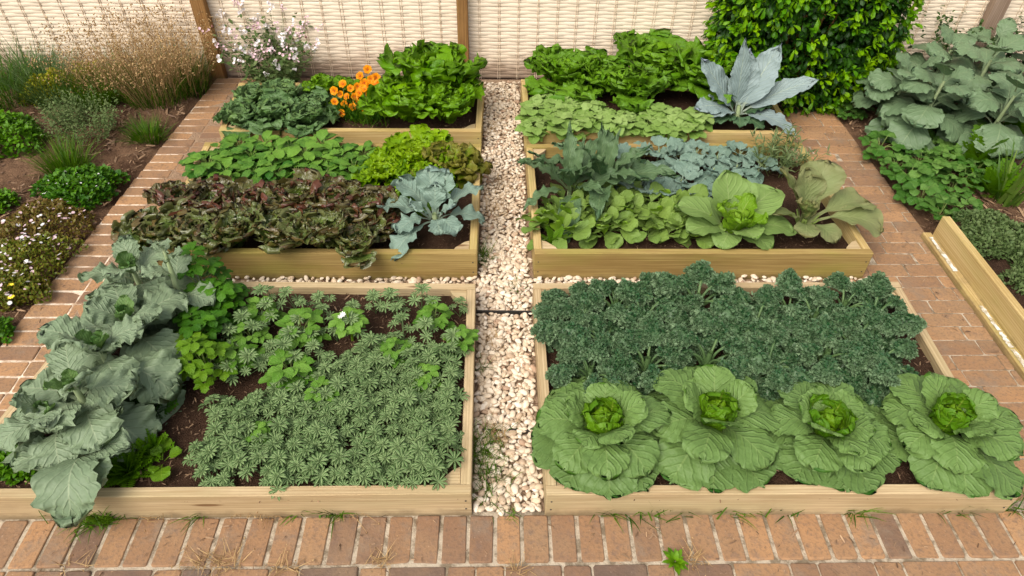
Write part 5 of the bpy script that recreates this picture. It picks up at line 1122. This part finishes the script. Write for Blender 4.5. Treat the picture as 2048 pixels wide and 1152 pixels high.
# angled planter with thyme
hp = .17
a0, a1 = P(1885, 432, hp)[:2], P(2048, 640, hp)[:2]; d_ = (a1-a0)/np.linalg.norm(a1-a0); n_ = np.array([-d_[1], d_[0]]); n_ = n_ if n_[0] > 0 else -n_
o_ = np.array([*a0, 0.]); t = thing('thyme_planter', 'low yellowish wooden planter edge beside the brick path with thyme', 'planter', o_)
Lp = 2.2; z_ = np.zeros(2)
def ccw(q):
    q = [np.asarray(x_) for x_ in q]; A_ = sum(q[i][0]*q[(i+1) % 4][1]-q[(i+1) % 4][0]*q[i][1] for i in range(4)); return q if A_ > 0 else q[::-1]
link('board', board_mesh(ccw([z_, d_*Lp, d_*Lp+n_*.045, n_*.045]), -.03, hp, M['mid_wood']), t)
b0 = P(1862, 466, .03)[:2]-a0; off = float(b0@n_)
link('rail', board_mesh(ccw([n_*(-.052)-d_*.02, n_*(-.052)+d_*Lp, -n_*.001+d_*Lp, -n_*.001-d_*.02]), -.03, .035, M['mid_wood'], 'rail'), t)
pm = MB()
for s0, s1 in ((.03, .34), (.62, .80), (.81, .92), (.93, 1.2)):
    k = 14; ss = np.linspace(s0, s1, k); wa = RN.uniform(.012, .02, k); wb = RN.uniform(.034, .042, k)
    V = np.concatenate([[(*(d_*s-n_*b_), .0385), (*(d_*s-n_*a_), .0385)] for s, a_, b_ in zip(ss, wa, wb)]); pm = MB(); pm.add(V, gridfaces(k-1, 1))
    link('paint_streak', pm.mesh('paint_streak', M['white_paint']), t)
sm = MB(); V = [np.append(d_*(i/20*Lp)+n_*(.046+j/10*.66), .12+.012*math.sin(i*1.3+j)) for i in range(21) for j in range(11)]; sm.add(V, gridfaces(20, 10)); link('soil', sm.mesh('soil', M['soil']), t)
for (s_, m_, rx, ry, n, lab) in ((.15, .26, .24, .22, 4200, 'dense grey green thyme filling the near corner of the planter'), (.38, .45, .24, .2, 3000, 'dense grey green thyme toward the back of the planter'), (.55, .2, .12, .10, 700, 'small loose thyme sprig on the planter soil'), (.78, .33, .2, .16, 1800, 'grey thyme patch at the picture edge of the planter')):
    _, me, hf = mound(TL, n, rx, ry, .085, .026, M['thyme'], seed=int(n/100)+5, el=(.1, 1.3)); q_ = a0+d_*s_+n_*m_
    inst([('leaves', me)], 'thyme_mat', lab, 'thyme', (q_[0], q_[1], .115), 0., 1., 'thyme mats in the planter')

# ------------------------------------------------------------------ weeds on the bricks and in the pebbles
def weed_mesh(n, R_, L=(.05, .12), mat='grass', name='grass_weed', w=(.004, .007), lean=(20, 80)):
    mb = MB(); blades(mb, n, np.column_stack([RN.normal(0, R_, n), RN.normal(0, R_*.3, n), np.zeros(n)]), L, w, lean, (0, 60), 4); return mb.mesh(name, M[mat])
for (px, py, n, R_, lab) in ((185, 1035, 90, .07, 'grassy weed at the foot of the front board under the hanging leaf'), (205, 1045, 60, .03, 'leafy weed spreading on the bricks under the hanging leaf'), (400, 1030, 26, .018, 'short grassy weed by the front board near the dry stems'), (668, 1028, 46, .03, 'grassy weed by the front board below the lupins'), (595, 1026, 16, .02, 'tiny grassy weed at the board foot beside the lupin weed'), (1320, 1024, 60, .06, 'strip of grassy weed at the board foot below the first cabbage'), (1480, 1022, 40, .05, 'strip of grassy weed at the board foot below the second cabbage'), (1705, 1024, 44, .03, 'tufted weed at the board foot below the third cabbage'), (1560, 1021, 26, .05, 'thin weed line at the board foot between second and third cabbage'), (1900, 1018, 22, .05, 'thin weed line at the board foot below the last cabbage'), (2030, 1020, 26, .03, 'weed tuft at the outer corner of the cabbage bed'),
        (1225, 1026, 20, .03, 'small weed at the board foot by the bed corner')):
    inst(weed_mesh(n, R_), 'grass_weed', lab, 'weed', ground_xy(px, py), 0., 1., 'weeds along the front boards')
mb = MB(); rosette(mb, 26, (.02, .065), (.014, .024), (75, 15), (50, -15), (.9, .3), .004, .0, prof='lance', nu=5, nv=2, pet=.05, jit=.03)
inst([('leaves', mb.mesh('leaves', M['umbel']))], 'brick_weed', 'round bright green weed growing alone between two front bricks', 'weed', ground_xy(1350, 1125), 0., .95)
for (px, py, n, R_, lab) in ((430, 1125, 90, .05, 'largest dry yellow weed tuft on the front brick joint'), (575, 1135, 36, .025, 'dry weed tuft between the largest tuft and the brick by the pebbles'), (765, 1125, 36, .02, 'small dry tuft in the brick joint below the pebble path corner'), (505, 1022, 40, .02, 'dry seed heads at the foot of the front board'), (545, 1028, 24, .03, 'loose dry stems at the foot of the front board'), (1390, 1118, 30, .02, 'dry stems beside the round green brick weed'), (1035, 1140, 26, .025, 'dry tuft at the lower joint below the pebble path'), (300, 1030, 30, .05, 'thin dry stems lying by the board near the hanging leaf'), (150, 1130, 16, .03, 'few thin dry stems on the bricks near the picture corner'), (700, 1030, 18, .03, 'few dry stems beside the green weed under the lupins')):
    mb = MB(); tp = blades(mb, n, np.column_stack([RN.normal(0, R_, n), RN.normal(0, R_*.4, n), np.full(n, .002)]), (.03, .09), (.0022, .0038), (35, 88), (0, 30), 4); seeds(mb, tp[::2], 1, .003, .005)
    inst(mb.mesh('dry_weed', M['dry']), 'dry_weed', lab, 'dry weed', ground_xy(px, py), 0., 1., 'dry weeds on the front bricks')
for (px, py, n, R_, L, mt, lab) in ((970, 522, 90, .03, (.05, .13), 'grass', 'green weed beside the olive board at the edge of the pebbles'), (965, 905, 130, .05, (.06, .15), 'grass', 'green feathery weed at the lupin board in the front pebbles'), (985, 965, 110, .06, (.06, .14), 'grass', 'green feathery weed in the front pebbles closest to the bricks'), (1000, 880, 70, .034, (.04, .10), 'dry', 'dry brownish weed among the front pebbles'), (1030, 580, 30, .04, (.04, .09), 'grass', 'thin green weed in the pebbles just behind the edging strip'), (985, 690, 46, .036, (.03, .08), 'dry', 'brownish weed in the pebbles half way along the lupin bed'), (962, 740, 30, .02, (.04, .09), 'grass', 'small green weed at the lupin board in the pebbles'), (1000, 380, 60, .06, (.04, .1), 'dry', 'brownish weed in the pebbles beside the blue cauliflower'), (990, 430, 50, .05, (.04, .1), 'dry', 'brownish weed in the pebbles beside the cauliflower soil'), (1022, 1030, 16, .015, (.03, .05), 'grass', 'tiny green weed where pebbles meet the front bricks'), (985, 265, 40, .05, (.03, .09), 'dry', 'brownish weed in the pebbles beside the back bed corner')):
    mb = MB(); blades(mb, n, np.column_stack([RN.normal(0, R_*.7, n), RN.normal(0, R_, n), np.full(n, .015)]), L, (.0022, .004), (15, 85), (0, 50), 4)
    inst(mb.mesh('pebble_weed', M[mt]), 'pebble_weed', lab, 'weed', ground_xy(px, py), 0., 1., 'weeds in the pebbles')
